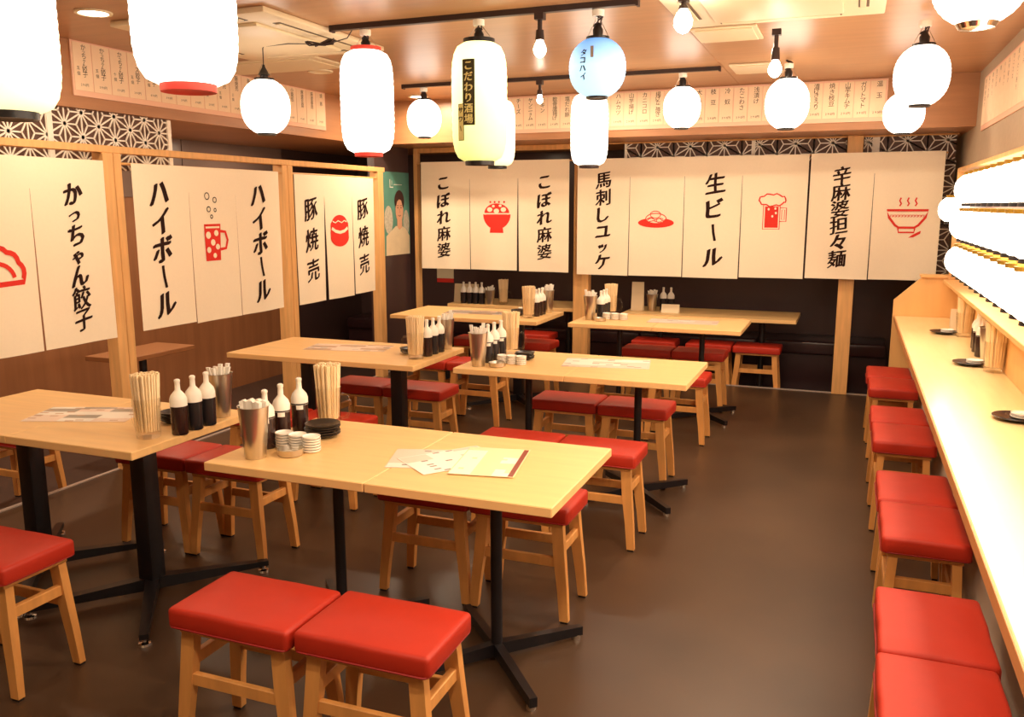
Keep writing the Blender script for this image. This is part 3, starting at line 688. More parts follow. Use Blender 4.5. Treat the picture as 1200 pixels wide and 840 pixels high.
# ------------------------------------------------------------------ wall counter on the right
t = thing('wall_counter', 'long pale wood counter along the right wall with plywood end panel', 'counter', (0.545, 3.4, 0))
MB().bbox(-0.212, 0.214, -4.2, 3.44, 0.715, 0.75, 0.003, 1).build('countertop', 'counter', t)
MB().box(-0.085, 0.214, -4.2, 3.44, 0.0, 0.715).build('front_panel', 'gray', t)
MB().bbox(-0.2175, -0.2122, -4.2, 3.44, 0.712, 0.7495, 0.001, 1).build('edge_band', 'band', t)
mb = MB(); P = [(-0.225, 0.0), (0.214, 0.0), (0.214, 1.035), (-0.05, 1.035), (-0.225, 0.865)]
mb.sweep(None, [[(x, 3.445, z) for x, z in P], [(x, 3.475, z) for x, z in P]])
mb.f = [f if True else f for f in mb.f]; mb.build('end_panel', 'ply', t)
MB().bbox(-0.06, 0.214, 3.425, 3.55, 1.035, 1.055, 0.002, 1).build('end_shelf', 'ply', t)
t = thing('lantern_frame', 'pale timber frame and ledge holding three rows of lanterns on the right wall', 'frame', (XR, 3.4, 0))
MB().bbox(-0.13, -0.002, -4.0, 3.40, 1.005, 1.03, 0.003, 1).build('ledge', 'ply', t)
MB().box(-0.03, -0.002, -4.0, 3.40, 0.751, 1.005).build('back_board', 'ply', t)
MB().bbox(-0.10, -0.002, -4.0, 3.40, 1.775, 1.80, 0.003, 1).build('top_rail', 'wood', t)
MB().bbox(-0.10, -0.002, 3.37, 3.40, 1.03, 1.775, 0.003, 1).build('side_post', 'wood', t)
MB().box(-0.02, -0.002, -4.0, 3.37, 1.03, 1.775).build('back_board', 'lattice_bk', t)

# ------------------------------------------------------------------ lanterns
def lantern_profile(rmax, h, neck, kind, ribs=16):
    P = []; n = ribs * 2
    for i in range(n + 1):
        s = i / n; z = -h / 2 + h * s; q = abs(2 * s - 1)
        e = 2.1 if kind == 'ball' else 5.0
        r = rmax * math.sqrt(max(0.0, 1 - (0.93 * q) ** 2.3)) if kind == 'ball' else neck + (rmax - neck) * max(0.0, 1 - q ** e) ** 0.55
        r += 0.0009 * (1 if i % 2 else -1) * (q < 0.97)
        P.append((max(r, neck * 0.9), z))
    return P
def lantern(label, x, y, z, r, h, kind, paper, cap, zt, ty=None, extras=None, group='hanging paper lanterns', tangle=True, bare=False):
    """thing origin at the lantern centre; zt = height of the track or ceiling it hangs from"""
    t = thing('paper_lantern', label, 'lantern', (x, y, z), 0, group)
    nk = 0.42 * r if kind == 'ball' else 0.58 * r
    body = MB().lathe(lantern_profile(r, h, nk, kind), 32).build('paper_shell', paper, t, smooth=70)
    rh = 0.024 if kind == 'barrel' else 0.014
    MB().lathe([(nk * 0.98, 0), (nk * 0.98, rh), (nk * 0.85, rh), (nk * 0.85, 0)], 24).build('top_ring', cap, t, smooth=40, loc=(0, 0, h / 2 - 0.004))
    MB().lathe([(nk * 0.94, 0), (nk * 0.92, -rh), (nk * 0.7, -rh * 0.7), (0.001, -rh * 0.7)], 24).build('bottom_ring', cap, t, smooth=40, loc=(0, 0, -h / 2 + 0.004))
    ztop = h / 2 + 0.012; hk = ztop + 0.075
    MB().tube([(-nk * 0.9, 0, ztop), (-0.01, 0, hk)], 0.0016, 5).build('wire_bail', 'steel', t)
    MB().tube([(nk * 0.9, 0, ztop), (0.01, 0, hk)], 0.0016, 5).build('wire_bail', 'steel', t)
    MB().lathe([(0.022, ztop - 0.01), (0.024, ztop + 0.03), (0.013, ztop + 0.05), (0.008, ztop + 0.06)], 14).build('socket', 'black', t, smooth=40)
    top = zt - z
    if tangle:
        mb = MB(); P = []
        for k in range(26):
            a = k * 0.9; P.append((0.018 * math.cos(a) + 0.006 * math.sin(2.3 * k), 0.014 * math.sin(a), hk - 0.012 + 0.028 * math.sin(0.47 * k) + 0.012))
        mb.tube(P, 0.0035, 6).build('cable_loops', 'cable', t, smooth=60)
    if top > hk + 0.01 and not bare:
        MB().tube([(0, 0, hk - 0.02), (0, 0, top - 0.03)], 0.003, 6).build('cord', 'cable', t)
        MB().lathe([(0.026, top - 0.04), (0.028, top - 0.035), (0.028, top - 0.012), (0.02, top - 0.010)], 16).build('track_plug', 'white', t, smooth=40)
    if extras: extras(t, body, r, h)
    return t
ZT = 2.435
def print_patch(body, r, ang, dz, w_, h_, m, lift=0.0015):
    """a printed rectangle wrapped on the lantern paper; ang in radians from -Y toward +X"""
    n = 5; mb = MB(); V = []
    for j in range(5):
        for i in range(n + 1):
            a = ang + (i / n - 0.5) * w_ / r; V.append(((r + lift) * math.sin(a), -(r + lift) * math.cos(a), dz + (j / 4 - 0.5) * h_))
    mb.add(V, [(j * (n + 1) + i, j * (n + 1) + i + 1, (j + 1) * (n + 1) + i + 1, (j + 1) * (n + 1) + i) for j in range(4) for i in range(n)])
    return mb.build('printed_patch', m, body)
def print_text(body, prof, text, ang, z0, size, pitch, m, lift=0.0035, bold=0.02):
    mb = MB(); v = 0
    tmp = MB(); vtext(tmp, text, 0, 0, size, pitch, lambda a, b: 0, bold=bold, slant=0.0, lift=0)
    V = []
    for (u, _, zz) in tmp.v:
        z = z0 + zz; R = prof(z) + lift; a = ang + u / R; V.append((R * math.sin(a), -R * math.cos(a), z))
    mb.add(V, tmp.f); return mb.build('lettering', m, body)
def ex_yellow(t, body, r, h):
    A = 0.02
    print_patch(body, r, A, 0.035, 0.062, 0.30, 'label_k'); print_text(body, lambda z: r, 'こだわり酒場', A, 0.155, 0.046, 0.048, 'label_y')
    print_patch(body, r, A - 0.32, -0.10, 0.035, 0.17, 'label_k', 0.0012); print_patch(body, r, A - 0.32, -0.10, 0.029, 0.164, 'label_y', 0.0022)
    print_text(body, lambda z: r, 'サワー', A - 0.32, -0.045, 0.030, 0.042, 'label_k')
def ex_blue(t, body, r, h):
    pr = lambda z: r * math.sqrt(max(0.1, 1 - (0.93 * abs(z / (h / 2))) ** 2.3)) + 0.001
    print_text(body, pr, 'タコハイ', -0.24, 0.052, 0.034, 0.034, 'ink'); print_patch(body, pr(0.05), 0.08, 0.045, 0.014, 0.065, 'p_grey', 0.003)
CY = 3.93; CB = 5.97
lantern('large white barrel lantern cut by the top left corner of the picture', -2.165, 1.75, 2.028, 0.140, 0.45, 'barrel', 'paper_y2', 'black', ZT)
lantern('large white barrel lantern with a red bottom ring at the top of the picture', -1.71, 1.94, 2.098, 0.137, 0.445, 'barrel', 'paper', 'redcap', ZT)
lantern('white barrel lantern with red top and bottom rings on the front track', -2.35, 3.96, 2.07, 0.135, 0.50, 'barrel', 'paper', 'redcap', ZT)
lantern('yellow barrel lantern with a black lettered patch on the front track', -1.72, 3.95, 2.04, 0.134, 0.55, 'barrel', 'paper_y', 'black', ZT, extras=ex_yellow)
lantern('pale yellow barrel lantern half hidden behind the lettered yellow lantern', -2.41, 5.85, 2.06, 0.128, 0.456, 'barrel', 'paper_y2', 'black', ZT)
lantern('round blue and white lantern with small lettering on the front track', -1.133, 3.96, 2.17, 0.130, 0.252, 'ball', 'paper_b', 'black', ZT, extras=ex_blue)
lantern('white barrel lantern hanging just below and behind the round blue one', -1.65, 5.60, 2.04, 0.123, 0.452, 'barrel', 'paper', 'cable', ZT)
lantern('small round white lantern at the left end of the rear track', -3.07, 6.0, 2.2, 0.130, 0.27, 'ball', 'paper', 'black', ZT)
lantern('small round white lantern at the right end of the rear track', -1.12, 6.0, 2.2, 0.124, 0.265, 'ball', 'paper', 'black', ZT)
lantern('round white lantern beside the two pale ceiling panels', -0.43, 5.85, 2.18, 0.135, 0.30, 'ball', 'paper', 'black', ZT)
lantern('round white lantern, upper one of the two overlapping near the right wall', 0.27, 4.77, 2.17, 0.128, 0.275, 'ball', 'paper', 'black', ZT)
lantern('round white lantern, lower and farther of the two overlapping near the right wall', 0.27, 6.33, 2.14, 0.127, 0.251, 'ball', 'paper', 'black', ZT)
def ex_chrome(t, body, r, h):
    MB().lathe([(0.06, -0.03), (0.05, -0.045), (0.02, -0.05)], 20).build('chrome_cap', 'chrome', t, smooth=40, loc=(0, 0, -h / 2 + 0.03))
lantern('large round white lantern with a chrome bottom cap cut by the top right corner', 0.31, 3.02, 2.215, 0.134, 0.26, 'ball', 'paper', 'chrome', ZT, extras=ex_chrome)
# one on a cord led across from the air conditioner
t = lantern('round white lantern on a long cord below the left air conditioner', -3.07, 4.08, 2.09, 0.133, 0.284, 'ball', 'paper', 'black', ZT, tangle=False, bare=True)
MB().tube([(0, 0, 0.20), (0.0, 0, 0.31), (0.015, -0.01, 0.318), (0.2, -0.05, 0.313), (0.42, -0.1, 0.29), (0.52, -0.12, 0.285), (0.62, -0.13, 0.30), (0.66, -0.13, 0.35)], 0.0028, 6).build('cord', 'cable', t, smooth=60)
mb = MB(); mb.tube([(0.44 + 0.09 * math.sin(k * 0.7), -0.11 + 0.012 * math.cos(k * 1.9), 0.292 + 0.013 * math.sin(k * 1.3)) for k in range(24)], 0.004, 6).build('cable_loops', 'cable', t, smooth=60)
MB().lathe([(0.032, 0.17), (0.012, 0.20), (0.006, 0.225)], 14).build('socket_cone', 'black', t, smooth=40)

# three rows along the right wall
def wall_lantern(label, grp, x, y, z):
    t = thing('wall_lantern', label, 'lantern', (x, y, z), 0, grp)
    MB().lathe(lantern_profile(0.097, 0.168, 0.050, 'ball', 8), 24).build('paper_shell', 'paper_row', t, smooth=70)
    for s in (1, -1):
        MB().lathe([(0.052, 0.078 * s), (0.054, 0.097 * s), (0.044, 0.097 * s), (0.044, 0.078 * s)], 16).build('ring', 'gold' if s > 0 else 'black', t, smooth=40)
    return t
w0 = None
ORD = ['first', 'second', 'third', 'fourth', 'fifth', 'sixth', 'seventh', 'eighth', 'ninth', 'tenth', 'eleventh', 'twelfth', 'thirteenth', 'fourteenth', 'fifteenth', 'sixteenth', 'seventeenth', 'eighteenth', 'nineteenth', 'twentieth', 'twenty-first', 'twenty-second', 'twenty-third', 'twenty-fourth']
for row, (z, nm) in enumerate(((1.640, 'top'), (1.436, 'middle'), (1.228, 'bottom'))):
    for k in range(24):
        y = 5.64 - k * 0.205 + 0.03 * row
        lab = 'glowing white lantern in the %s row along the right wall, %s from the far end' % (nm, ORD[k]); grp = 'wall lanterns, %s row' % nm
        if w0 is None: w0 = wall_lantern(lab, grp, 0.635, y, z)
        else: dup(w0, (0.635 - 0.006 * row, y, z), 0, lab, grp)

dup(w0, (0.64, 6.62, 1.52), 0, 'white lantern peeking out behind the far end of the lantern rows', 'hanging paper lanterns')
# tracks, spotlights, downlights
def track(label, x0, x1, y):
    t = thing('light_track', label, 'light track', ((x0 + x1) / 2, y, ZC - 0.02))
    h = (x1 - x0) / 2
    MB().box(-h, h, -0.017, 0.017, -0.006, 0.02).build('rail', 'track', t)
    MB().box(-h - 0.012, -h, -0.02, 0.02, -0.012, 0.02).build('end_cap', 'track', t); MB().box(h, h + 0.012, -0.02, 0.02, -0.012, 0.02).build('end_cap', 'track', t)
track('dark ceiling light track carrying the large lanterns', -2.52, -0.95, CY)
track('dark ceiling light track at the back carrying small lanterns', -3.22, -0.88, CB)
track('short dark track near the large lanterns at the top left', -2.4, -1.3, 1.9)
def spot(label, x, y, ln=0.12, br=0.03):
    t = thing('track_spotlight', label, 'spotlight', (x, y, ZC - 0.025))
    MB().box(-0.022, 0.022, -0.02, 0.02, -0.03, 0.0).build('adapter', 'track', t)
    MB().lathe([(0.011, -0.03), (0.011, -0.03 - ln * 0.5), (0.018, -0.03 - ln * 0.5), (0.022, -0.03 - ln)], 14).build('socket', 'track', t, smooth=40)
    P = [(0.014, -0.03 - ln)] + [(br * math.sin(a), -0.03 - ln - 0.015 - br * 0.9 - br * math.cos(PI - a) * -1 * -1 * 1.0 * 0 - br * math.cos(a) * -1) for a in []]
    P = [(0.014, -0.03 - ln), (br * 0.7, -0.045 - ln), (br, -0.045 - ln - br * 0.8), (br * 0.9, -0.045 - ln - br * 1.4), (br * 0.5, -0.045 - ln - br * 1.9), (0.004, -0.045 - ln - br * 2.05)]
    MB().lathe(P, 16).build('bulb', 'bulb', t, smooth=60)
spot('bare glowing bulb on the front track between yellow and blue lanterns', -1.403, CY, 0.09)
spot('small bare glowing bulb on the rear track', -2.13, CB, 0.07, 0.022)
spot('bare glowing bulb beside the round lantern below the ceiling panels', -0.415, 4.72, 0.12, 0.034)
spot('bare glowing bulb in the corner of the right air conditioner', -0.72, 3.82, 0.03, 0.04)
def downlight(label, x, y, m):
    t = thing('downlight', label, 'ceiling light', (x, y, ZC - 0.001))
    MB().lathe([(0.085, 0.0), (0.083, -0.008), (0.068, -0.008), (0.066, 0.0)], 28).build('trim_ring', 'cream', t, smooth=40)
    MB().lathe([(0.066, -0.004), (0.066, 0.0)], 28).build('lens', m, t)
downlight('lit round downlight at the top left', -3.39, 3.24, 'opal')
downlight('lit round downlight near the small left lantern', -3.44, 6.62, 'opal')
downlight('added round fill light hidden behind the lanterns before the back soffit', -1.75, 6.35, 'opal')  # lit fitting added to give the back of the room more light
downlight('unlit pale disc on the ceiling beside the left air conditioner', -3.42, 5.16, 'cream')

# ------------------------------------------------------------------ ceiling air conditioners and panels
def cassette(label, x0, x1, y0, y1, lit=False):
    cx, cy = (x0 + x1) / 2, (y0 + y1) / 2; a, b = (x1 - x0) / 2, (y1 - y0) / 2
    t = thing('ceiling_air_conditioner', label, 'air conditioner', (cx, cy, ZC))
    MB().bbox(-a, a, -b, b, -0.028, -0.0005, 0.006, 2).build('outer_panel', 'cream', t, smooth=40)
    MB().bbox(-a * 0.62, a * 0.62, -b * 0.68, b * 0.68, -0.045, -0.028, 0.006, 2).build('intake_grille', 'cream', t, smooth=40)
    for s in (-1, 1):
        MB().box(-a * 0.60, a * 0.60, s * b * 0.83 - 0.032, s * b * 0.83 + 0.032, -0.030, -0.0275).build('vent_slot', 'creamdk', t)
        MB().bbox(-a * 0.58, a * 0.58, s * b * 0.83 - 0.022, s * b * 0.83 + 0.016, -0.036, -0.030, 0.002, 1).build('louvre', 'cream', t)
        MB().box(s * a * 0.80 - 0.022, s * a * 0.80 + 0.022, -b * 0.6, b * 0.6, -0.030, -0.0275).build('vent_slot', 'creamdk', t)
        MB().bbox(s * a * 0.80 - 0.016, s * a * 0.80 + 0.010, -b * 0.58, b * 0.58, -0.036, -0.030, 0.002, 1).build('louvre', 'cream', t)
    return t
cassette('large cream cassette air conditioner on the ceiling behind the big lantern', -3.48, -2.56, 3.42, 4.52)
cassette('brightly lit cream air conditioner on the ceiling at the top right', -0.84, 0.08, 3.55, 4.52)
def plate(label, x0, x1, y0, y1):
    t = thing('ceiling_panel', label, 'panel', ((x0 + x1) / 2, (y0 + y1) / 2, ZC)); a, b = (x1 - x0) / 2, (y1 - y0) / 2
    MB().bbox(-a, a, -b, b, -0.012, -0.0005, 0.003, 1).build('cover', 'cream', t)
    MB().bbox(-a * 0.86, a * 0.86, -b * 0.86, b * 0.86, -0.018, -0.012, 0.002, 1).build('inner_panel', 'cream', t)
plate('pale square ceiling panel just behind the right air conditioner', -0.845, -0.51, 4.66, 5.04)
plate('pale square ceiling panel farther back above the menu strips', -0.81, -0.50, 5.90, 6.29)
plate('pale ceiling panel beyond the left air conditioner', -4.0, -3.1, 4.62, 5.05)

# ------------------------------------------------------------------ tableware
def glass_mug(label, x, y, z, grp, n=24, individual=False, hz=0, r=0.051, h=0.150, top=0.243, where=''):
    t = thing('glass_mug', label, 'mug', (x, y, z), hz, grp)
    mb = MB(); N = 16; prof = []
    out = [(r * 0.80, 0.0), (r * 0.86, 0.006), (r * 0.90, 0.03), (r * 1.0, h), (r * 0.93, h), (r * 0.84, 0.032), (r * 0.70, 0.024), (0.002, 0.022)]
    mb.lathe(out, N, cap1=True).build('mug_body', 'glass', t, smooth=35)
    P = [(r * 0.95, 0, h * 0.82), (r * 1.45, 0, h * 0.80), (r * 1.72, 0, h * 0.62), (r * 1.70, 0, h * 0.38), (r * 1.42, 0, h * 0.20), (r * 0.92, 0, h * 0.17)]
    MB().tube(P, 0.0055, 8).build('handle', 'glass', t, smooth=60)
    rnd = random.Random(int(abs(x * 1000)))
    spots = []
    k = 0
    while len(spots) < n and k < 4000:
        k += 1; a = rnd.uniform(0, 2 * PI); q = (r * 0.74) * math.sqrt(rnd.uniform(0, 1))
        p = (q * math.cos(a), q * math.sin(a))
        if all(math.hypot(p[0] - s[0], p[1] - s[1]) > 0.0068 for s in spots): spots.append(p)
    def stick(mb, px, py, ht):
        dx, dy = px * 0.30, py * 0.30
        mb.leg([(px, py, 0.026), (px + dx, py + dy, ht)], [0.0055, 0.0078], [0.0055, 0.0078])
    if individual:
        base = None
        for (px, py) in spots:
            ht = top - rnd.uniform(0, 0.006)
            o = MB(); stick(o, px, py, ht); c = o.build('chopstick', 'chop', None, loc=(x, y, z))
            tag(c, 'pale wooden chopstick standing in the glass mug %s' % where, 'chopstick', 'chopsticks in the glass mug %s' % where)
    else:
        mb = MB()
        for (px, py) in spots: stick(mb, px, py, top - rnd.uniform(0, 0.006))
        c = mb.build('chopstick_bundle', 'chop', None, loc=(x, y, z)); tag(c, 'tight bundle of pale chopsticks in the glass mug %s' % where, 'chopsticks'); c['kind'] = 'stuff'
    return t
def bottle(label, x, y, z, grp, m='soy', band=False, rot=0):
    t = thing('sauce_bottle', label, 'bottle', (x, y, z), rot, grp)
    MB().lathe([(0.028, 0.0), (0.0305, 0.004), (0.031, 0.03), (0.031, 0.112)], 20).build('bottle_body', m, t, smooth=40)
    MB().lathe([(0.0318, 0.110), (0.0318, 0.135), (0.027, 0.150), (0.016, 0.163), (0.0105, 0.170), (0.0095, 0.198), (0.011, 0.200), (0.011, 0.208), (0.006, 0.212)], 20).build('white_cap', 'white', t, smooth=50)
    if band:
        MB().lathe([(0.0324, 0.111), (0.0324, 0.116)], 20).build('band', 'black', t, smooth=50)
        mb = MB(); R = 0.0329
        V = [(R * math.sin(a), -R * math.cos(a), z_) for z_ in (0.094, 0.110) for a in [0.1 + k * 0.2 for k in range(5)]]
        mb.add(V, [(k, k + 1, k + 6, k + 5) for k in range(4)]).build('name_tag', 'white', t)
    return t
def tumbler(label, x, y, z, grp, contents='spoons', h=0.180, where=''):
    t = thing('steel_tumbler', label, 'tumbler', (x, y, z), 0, grp)
    MB().lathe([(0.035, 0.0), (0.036, 0.003), (0.052, h), (0.0545, h + 0.002), (0.0505, h), (0.034, 0.006), (0.001, 0.006)], 28).build('tumbler_body', 'steel', t, smooth=35)
    rnd = random.Random(int(abs(y * 991)))
    if contents == 'spoons':
        for k in range(9):
            a = k * 0.9 + 0.3; rr = 0.022 if k % 3 else 0.010; px, py = rr * math.cos(a), rr * math.sin(a); q = 1.75
            hh = h + rnd.uniform(0.02, 0.05)
            s = MB(); s.leg([(px * 0.5, py * 0.5, 0.010), (px * q * 0.9, py * q * 0.9, h), (px * q * 1.05, py * q * 1.05, hh)], [0.008, 0.013, 0.017], [0.006, 0.009, 0.010])
            o = s.build('soup_spoon', 'dish', None, loc=(x, y, z), smooth=60); tag(o, 'white spoon handle sticking out of the steel tumbler %s' % where, 'spoon', 'white spoons in the tumbler %s' % where)
    else:
        for (px, py, r_) in ((-0.020, -0.012, 0.2), (0.014, -0.016, -0.15), (-0.008, 0.012, 0.25), (0.022, 0.010, -0.1)):
            s = MB(); ca, sa = math.cos(r_), math.sin(r_)
            V = []
            for zz, sp in ((h - 0.06, 0.7), (h + 0.016, 1.0)):
                for i in range(5):
                    u = (i / 4 - 0.5) * 0.050 * sp; dd = 0.003 * math.sin(i * 1.9)
                    V.append((px + ca * u - sa * dd, py + sa * u + ca * dd, zz + (0.006 * (i % 2) if sp == 1 else 0)))
            n = len(V); V2 = V + [(a, b + 0.015, c) for a, b, c in V]
            F = [(i, i + 1, i + 6, i + 5) for i in range(4)] + [(i + 10, i + 15, i + 16, i + 11) for i in range(4)] + [(i + 5, i + 6, i + 16, i + 15) for i in range(4)] + [(0, 5, 15, 10), (9, 4, 14, 19)]
            s.add(V2, F); o = s.build('paper_napkin', 'white', None, loc=(x, y, z)); tag(o, 'folded white paper napkin in the steel tumbler %s' % where, 'napkin', 'napkins in the tumbler %s' % where)
    return t
_pl = {}
def plates(n, x, y, z, r, m, lab, grp, dz=0.009):
    for k in range(n):
        key = (r, m)
        loc = (x + 0.002 * math.sin(k * 2.3), y + 0.002 * math.cos(k * 1.9), z + k * dz)
        if key not in _pl:
            o = MB().lathe([(r * 0.55, 0.0), (r * 0.60, 0.003), (r * 0.97, 0.012), (r, 0.016), (r * 0.97, 0.0175), (r * 0.60, 0.007), (0.001, 0.005)], 28).build('round_plate', m, None, smooth=35); _pl[key] = o
        else: o = _pl[key].copy(); COL.objects.link(o)
        o.location = loc
        tag(o, lab + (', %s from the bottom' % ORD[k] if n > 1 else ''), 'plate', grp)
def dishes(n, x, y, z, lab, grp, r=0.03, dz=0.0095):
    for k in range(n):
        key = ('d', r); loc = (x + 0.001 * math.sin(k * 2), y, z + k * dz)
        if key not in _pl:
            o = MB().lathe([(r * 0.7, 0.0), (r * 0.95, 0.003), (r, 0.007), (r, 0.0095), (r * 0.92, 0.0095), (r * 0.85, 0.005), (0.001, 0.004)], 22).build('small_dish', 'dish', None, smooth=40); _pl[key] = o
        else: o = _pl[key].copy(); COL.objects.link(o)
        o.location = loc; tag(o, lab + ', %s from the bottom' % ORD[k], 'dish', grp)
def ashtray(lab, x, y, z):
    o = MB().lathe([(0.040, 0.0), (0.044, 0.003), (0.046, 0.024), (0.043, 0.024), (0.040, 0.006), (0.001, 0.005)], 24).build('steel_ashtray', 'steel', None, loc=(x, y, z), smooth=35)
    return tag(o, lab, 'ashtray')
def sheet(lab, x, y, z, rot, w_, h_, palette, grp, seed, border=None):
    rnd = random.Random(seed); nx, ny = 12, 18; mb = MB(); th = 0.0012
    V = [(-w_ / 2 + w_ * i / nx, -h_ / 2 + h_ * j / ny, th) for j in range(ny + 1) for i in range(nx + 1)]
    mb.add(V, [(j * (nx + 1) + i, j * (nx + 1) + i + 1, (j + 1) * (nx + 1) + i + 1, (j + 1) * (nx + 1) + i) for j in range(ny) for i in range(nx)])
    cells = {}
    mb.m = []
    for j in range(ny):
        for i in range(nx):
            key = (i // 4, j // 4)
            if key not in cells: cells[key] = rnd.choice([0, 0, 0, 1, 1, 2])
            c = cells[key]
            if border is not None and i == nx - 1 : c = 3
            elif rnd.random() < 0.06: c = 3 if border is None else 2
            mb.m.append(c)
    mb.cur = 0; mb.box(-w_ / 2 - 0.004, w_ / 2 + 0.004, -h_ / 2 - 0.004, h_ / 2 + 0.004, 0, th * 0.8)
    o = mb.build('menu_sheet', palette, None, loc=(x, y, z), rotz=rot); return tag(o, lab, 'menu', grp)

Z = 0.7003
# --- front left table
W1 = 'on the front left table'
glass_mug('glass mug of chopsticks on the front left table corner', -2.395, 2.385, Z, 'chopstick mugs', 62, True, hz=PI * 0.95, where=W1)
for i, (y, nm, m) in enumerate(((2.465, 'near', 'soy'), (2.545, 'middle', 'soy2'), (2.62, 'far', 'soy2'))):
    bottle('white-capped dark sauce bottle on the front left table, %s one of three' % nm, -2.318, y, Z, 'sauce bottles on the front left table', m)
tumbler('steel tumbler of white spoons on the front left table', -2.36, 2.745, Z, 'steel tumblers', 'spoons', where=W1)
plates(4, -2.475, 2.60, Z, 0.055, 'blackdish', 'black plate behind the sauce bottles on the front left table', 'black plates on the front left table')
sheet('glossy menu sheet on the front left table', -2.90, 2.57, Z, 0.35, 0.42, 0.24, ['p_pink', 'p_white', 'p_grey', 'p_brown'], None, 3)
# --- front right table
W2 = 'on the front right table'
tumbler('steel tumbler of folded napkins on the front right table corner', -1.855, 2.315, Z, 'steel tumblers', 'napkins', where=W2)
for i, (x, y, nm) in enumerate(((-1.895, 2.43, 'near'), (-1.905, 2.535, 'middle'), (-1.91, 2.655, 'far'))):
    bottle('banded sauce bottle on the front right table, %s one of three' % nm, x, y, Z, 'sauce bottles on the front right table', 'soy', True, rot=0.1)
glass_mug('glass mug of chopsticks on the front right table by the black plates', -1.875, 2.795, Z, 'chopstick mugs', 62, True, hz=0.25, where=W2)
plates(5, -1.795, 2.63, Z, 0.066, 'blackdish', 'black plate beside the white dishes on the front right table', 'black plates on the front right table')
for i, dx in enumerate((0, 0.060, 0.120)):
    dishes(6, -1.838 + dx, 2.455 - 0.004 * i, Z, 'white dish in the %s stack on the front right table' % ('left', 'middle', 'right')[i], 'white dishes on the front right table', r=0.032)
ashtray('round steel ashtray in front of the white dishes on the front right table', -1.762, 2.385, Z)
sheet('pinkish glossy menu sheet, left one of three on the front right table', -1.275, 2.52, Z, 0.30, 0.29, 0.21, ['p_pink', 'p_white', 'p_pink', 'p_grey'], 'fanned menus', 5)
sheet('white glossy menu sheet, middle one of three on the front right table', -1.215, 2.53, Z + 0.0016, 0.92, 0.30, 0.20, ['p_white', 'p_pink', 'p_brown', 'p_grey'], 'fanned menus', 8)
sheet('yellowish menu sheet with a dark red edge on the front right table', -1.08, 2.552, Z + 0.0032, 0.18, 0.21, 0.305, ['p_yellow', 'p_white', 'p_yellow', 'p_dark'], 'fanned menus', 9, border=1)
# --- middle left
W3 = 'on the middle left table'
glass_mug('glass mug of chopsticks on the middle left table corner', -2.245, 4.23, Z, 'chopstick mugs', 60, hz=PI, where=W3)
for i, (y, nm) in enumerate(((4.33, 'near'), (4.41, 'middle'), (4.49, 'far'))):
    bottle('sauce bottle on the middle left table, %s one of three' % nm, -2.225, y, Z, 'sauce bottles on the middle left table', 'soy2' if i else 'soy')
tumbler('steel tumbler of white spoons on the middle left table', -2.235, 4.60, Z, 'steel tumblers', 'spoons', where=W3)
plates(3, -2.36, 4.37, Z, 0.055, 'blackdish', 'black plate on the middle left table', 'black plates on the middle left table')
sheet('glossy menu sheet on the middle left table', -2.80, 4.42, Z, 0.2, 0.50, 0.22, ['p_pink', 'p_brown', 'p_pink', 'p_grey'], None, 12)
# --- middle right
W4 = 'on the middle right table'
tumbler('steel tumbler of white spoons on the middle right table corner', -1.825, 4.15, Z, 'steel tumblers', 'spoons', where=W4)
for i, (y, nm) in enumerate(((4.27, 'near'), (4.36, 'middle'), (4.46, 'far'))):
    bottle('banded sauce bottle on the middle right table, %s one of three' % nm, -1.82, y, Z, 'sauce bottles on the middle right table', 'soy2', True)
glass_mug('glass mug of chopsticks on the middle right table behind the bottles', -1.815, 4.60, Z, 'chopstick mugs', 60, hz=0.1, where=W4)
plates(4, -1.66, 4.42, Z, 0.055, 'blackdish', 'black plate on the middle right table', 'black plates on the middle right table')
for i, dx in enumerate((0, 0.055, 0.110)):
    dishes(5, -1.735 + dx, 4.27, Z, 'white dish in the %s stack on the middle right table' % ('left', 'middle', 'right')[i], 'white dishes on the middle right table', r=0.029)
ashtray('round steel ashtray on the middle right table', -1.725, 4.17, Z)
sheet('glossy menu sheet on the middle right table', -1.20, 4.47, Z, 0.18, 0.46, 0.26, ['p_pink', 'p_white', 'p_pink', 'p_grey'], None, 15)
# --- back left
W5 = 'on the back left table'
glass_mug('glass mug of chopsticks on the back left table corner', -2.275, 6.14, Z, 'chopstick mugs', 55, hz=PI, where=W5)
for i, (y, nm) in enumerate(((6.24, 'near'), (6.31, 'middle'), (6.38, 'far'))):
    bottle('sauce bottle on the back left table, %s one of three' % nm, -2.25, y, Z, 'sauce bottles on the back left table', 'soy')
tumbler('steel tumbler of white spoons on the back left table', -2.24, 6.49, Z, 'steel tumblers', 'spoons', where=W5)
plates(4, -2.41, 6.26, Z, 0.055, 'blackdish', 'black plate on the back left table', 'black plates on the back left table')
dishes(2, -2.43, 6.42, Z + 0.02, 'small white dish on the back left table', 'white dishes on the back left table', r=0.04)
sheet('glossy menu sheet on the back left table', -2.72, 6.30, Z, 0.1, 0.60, 0.22, ['p_grey', 'p_pink', 'p_brown', 'p_grey'], None, 17)
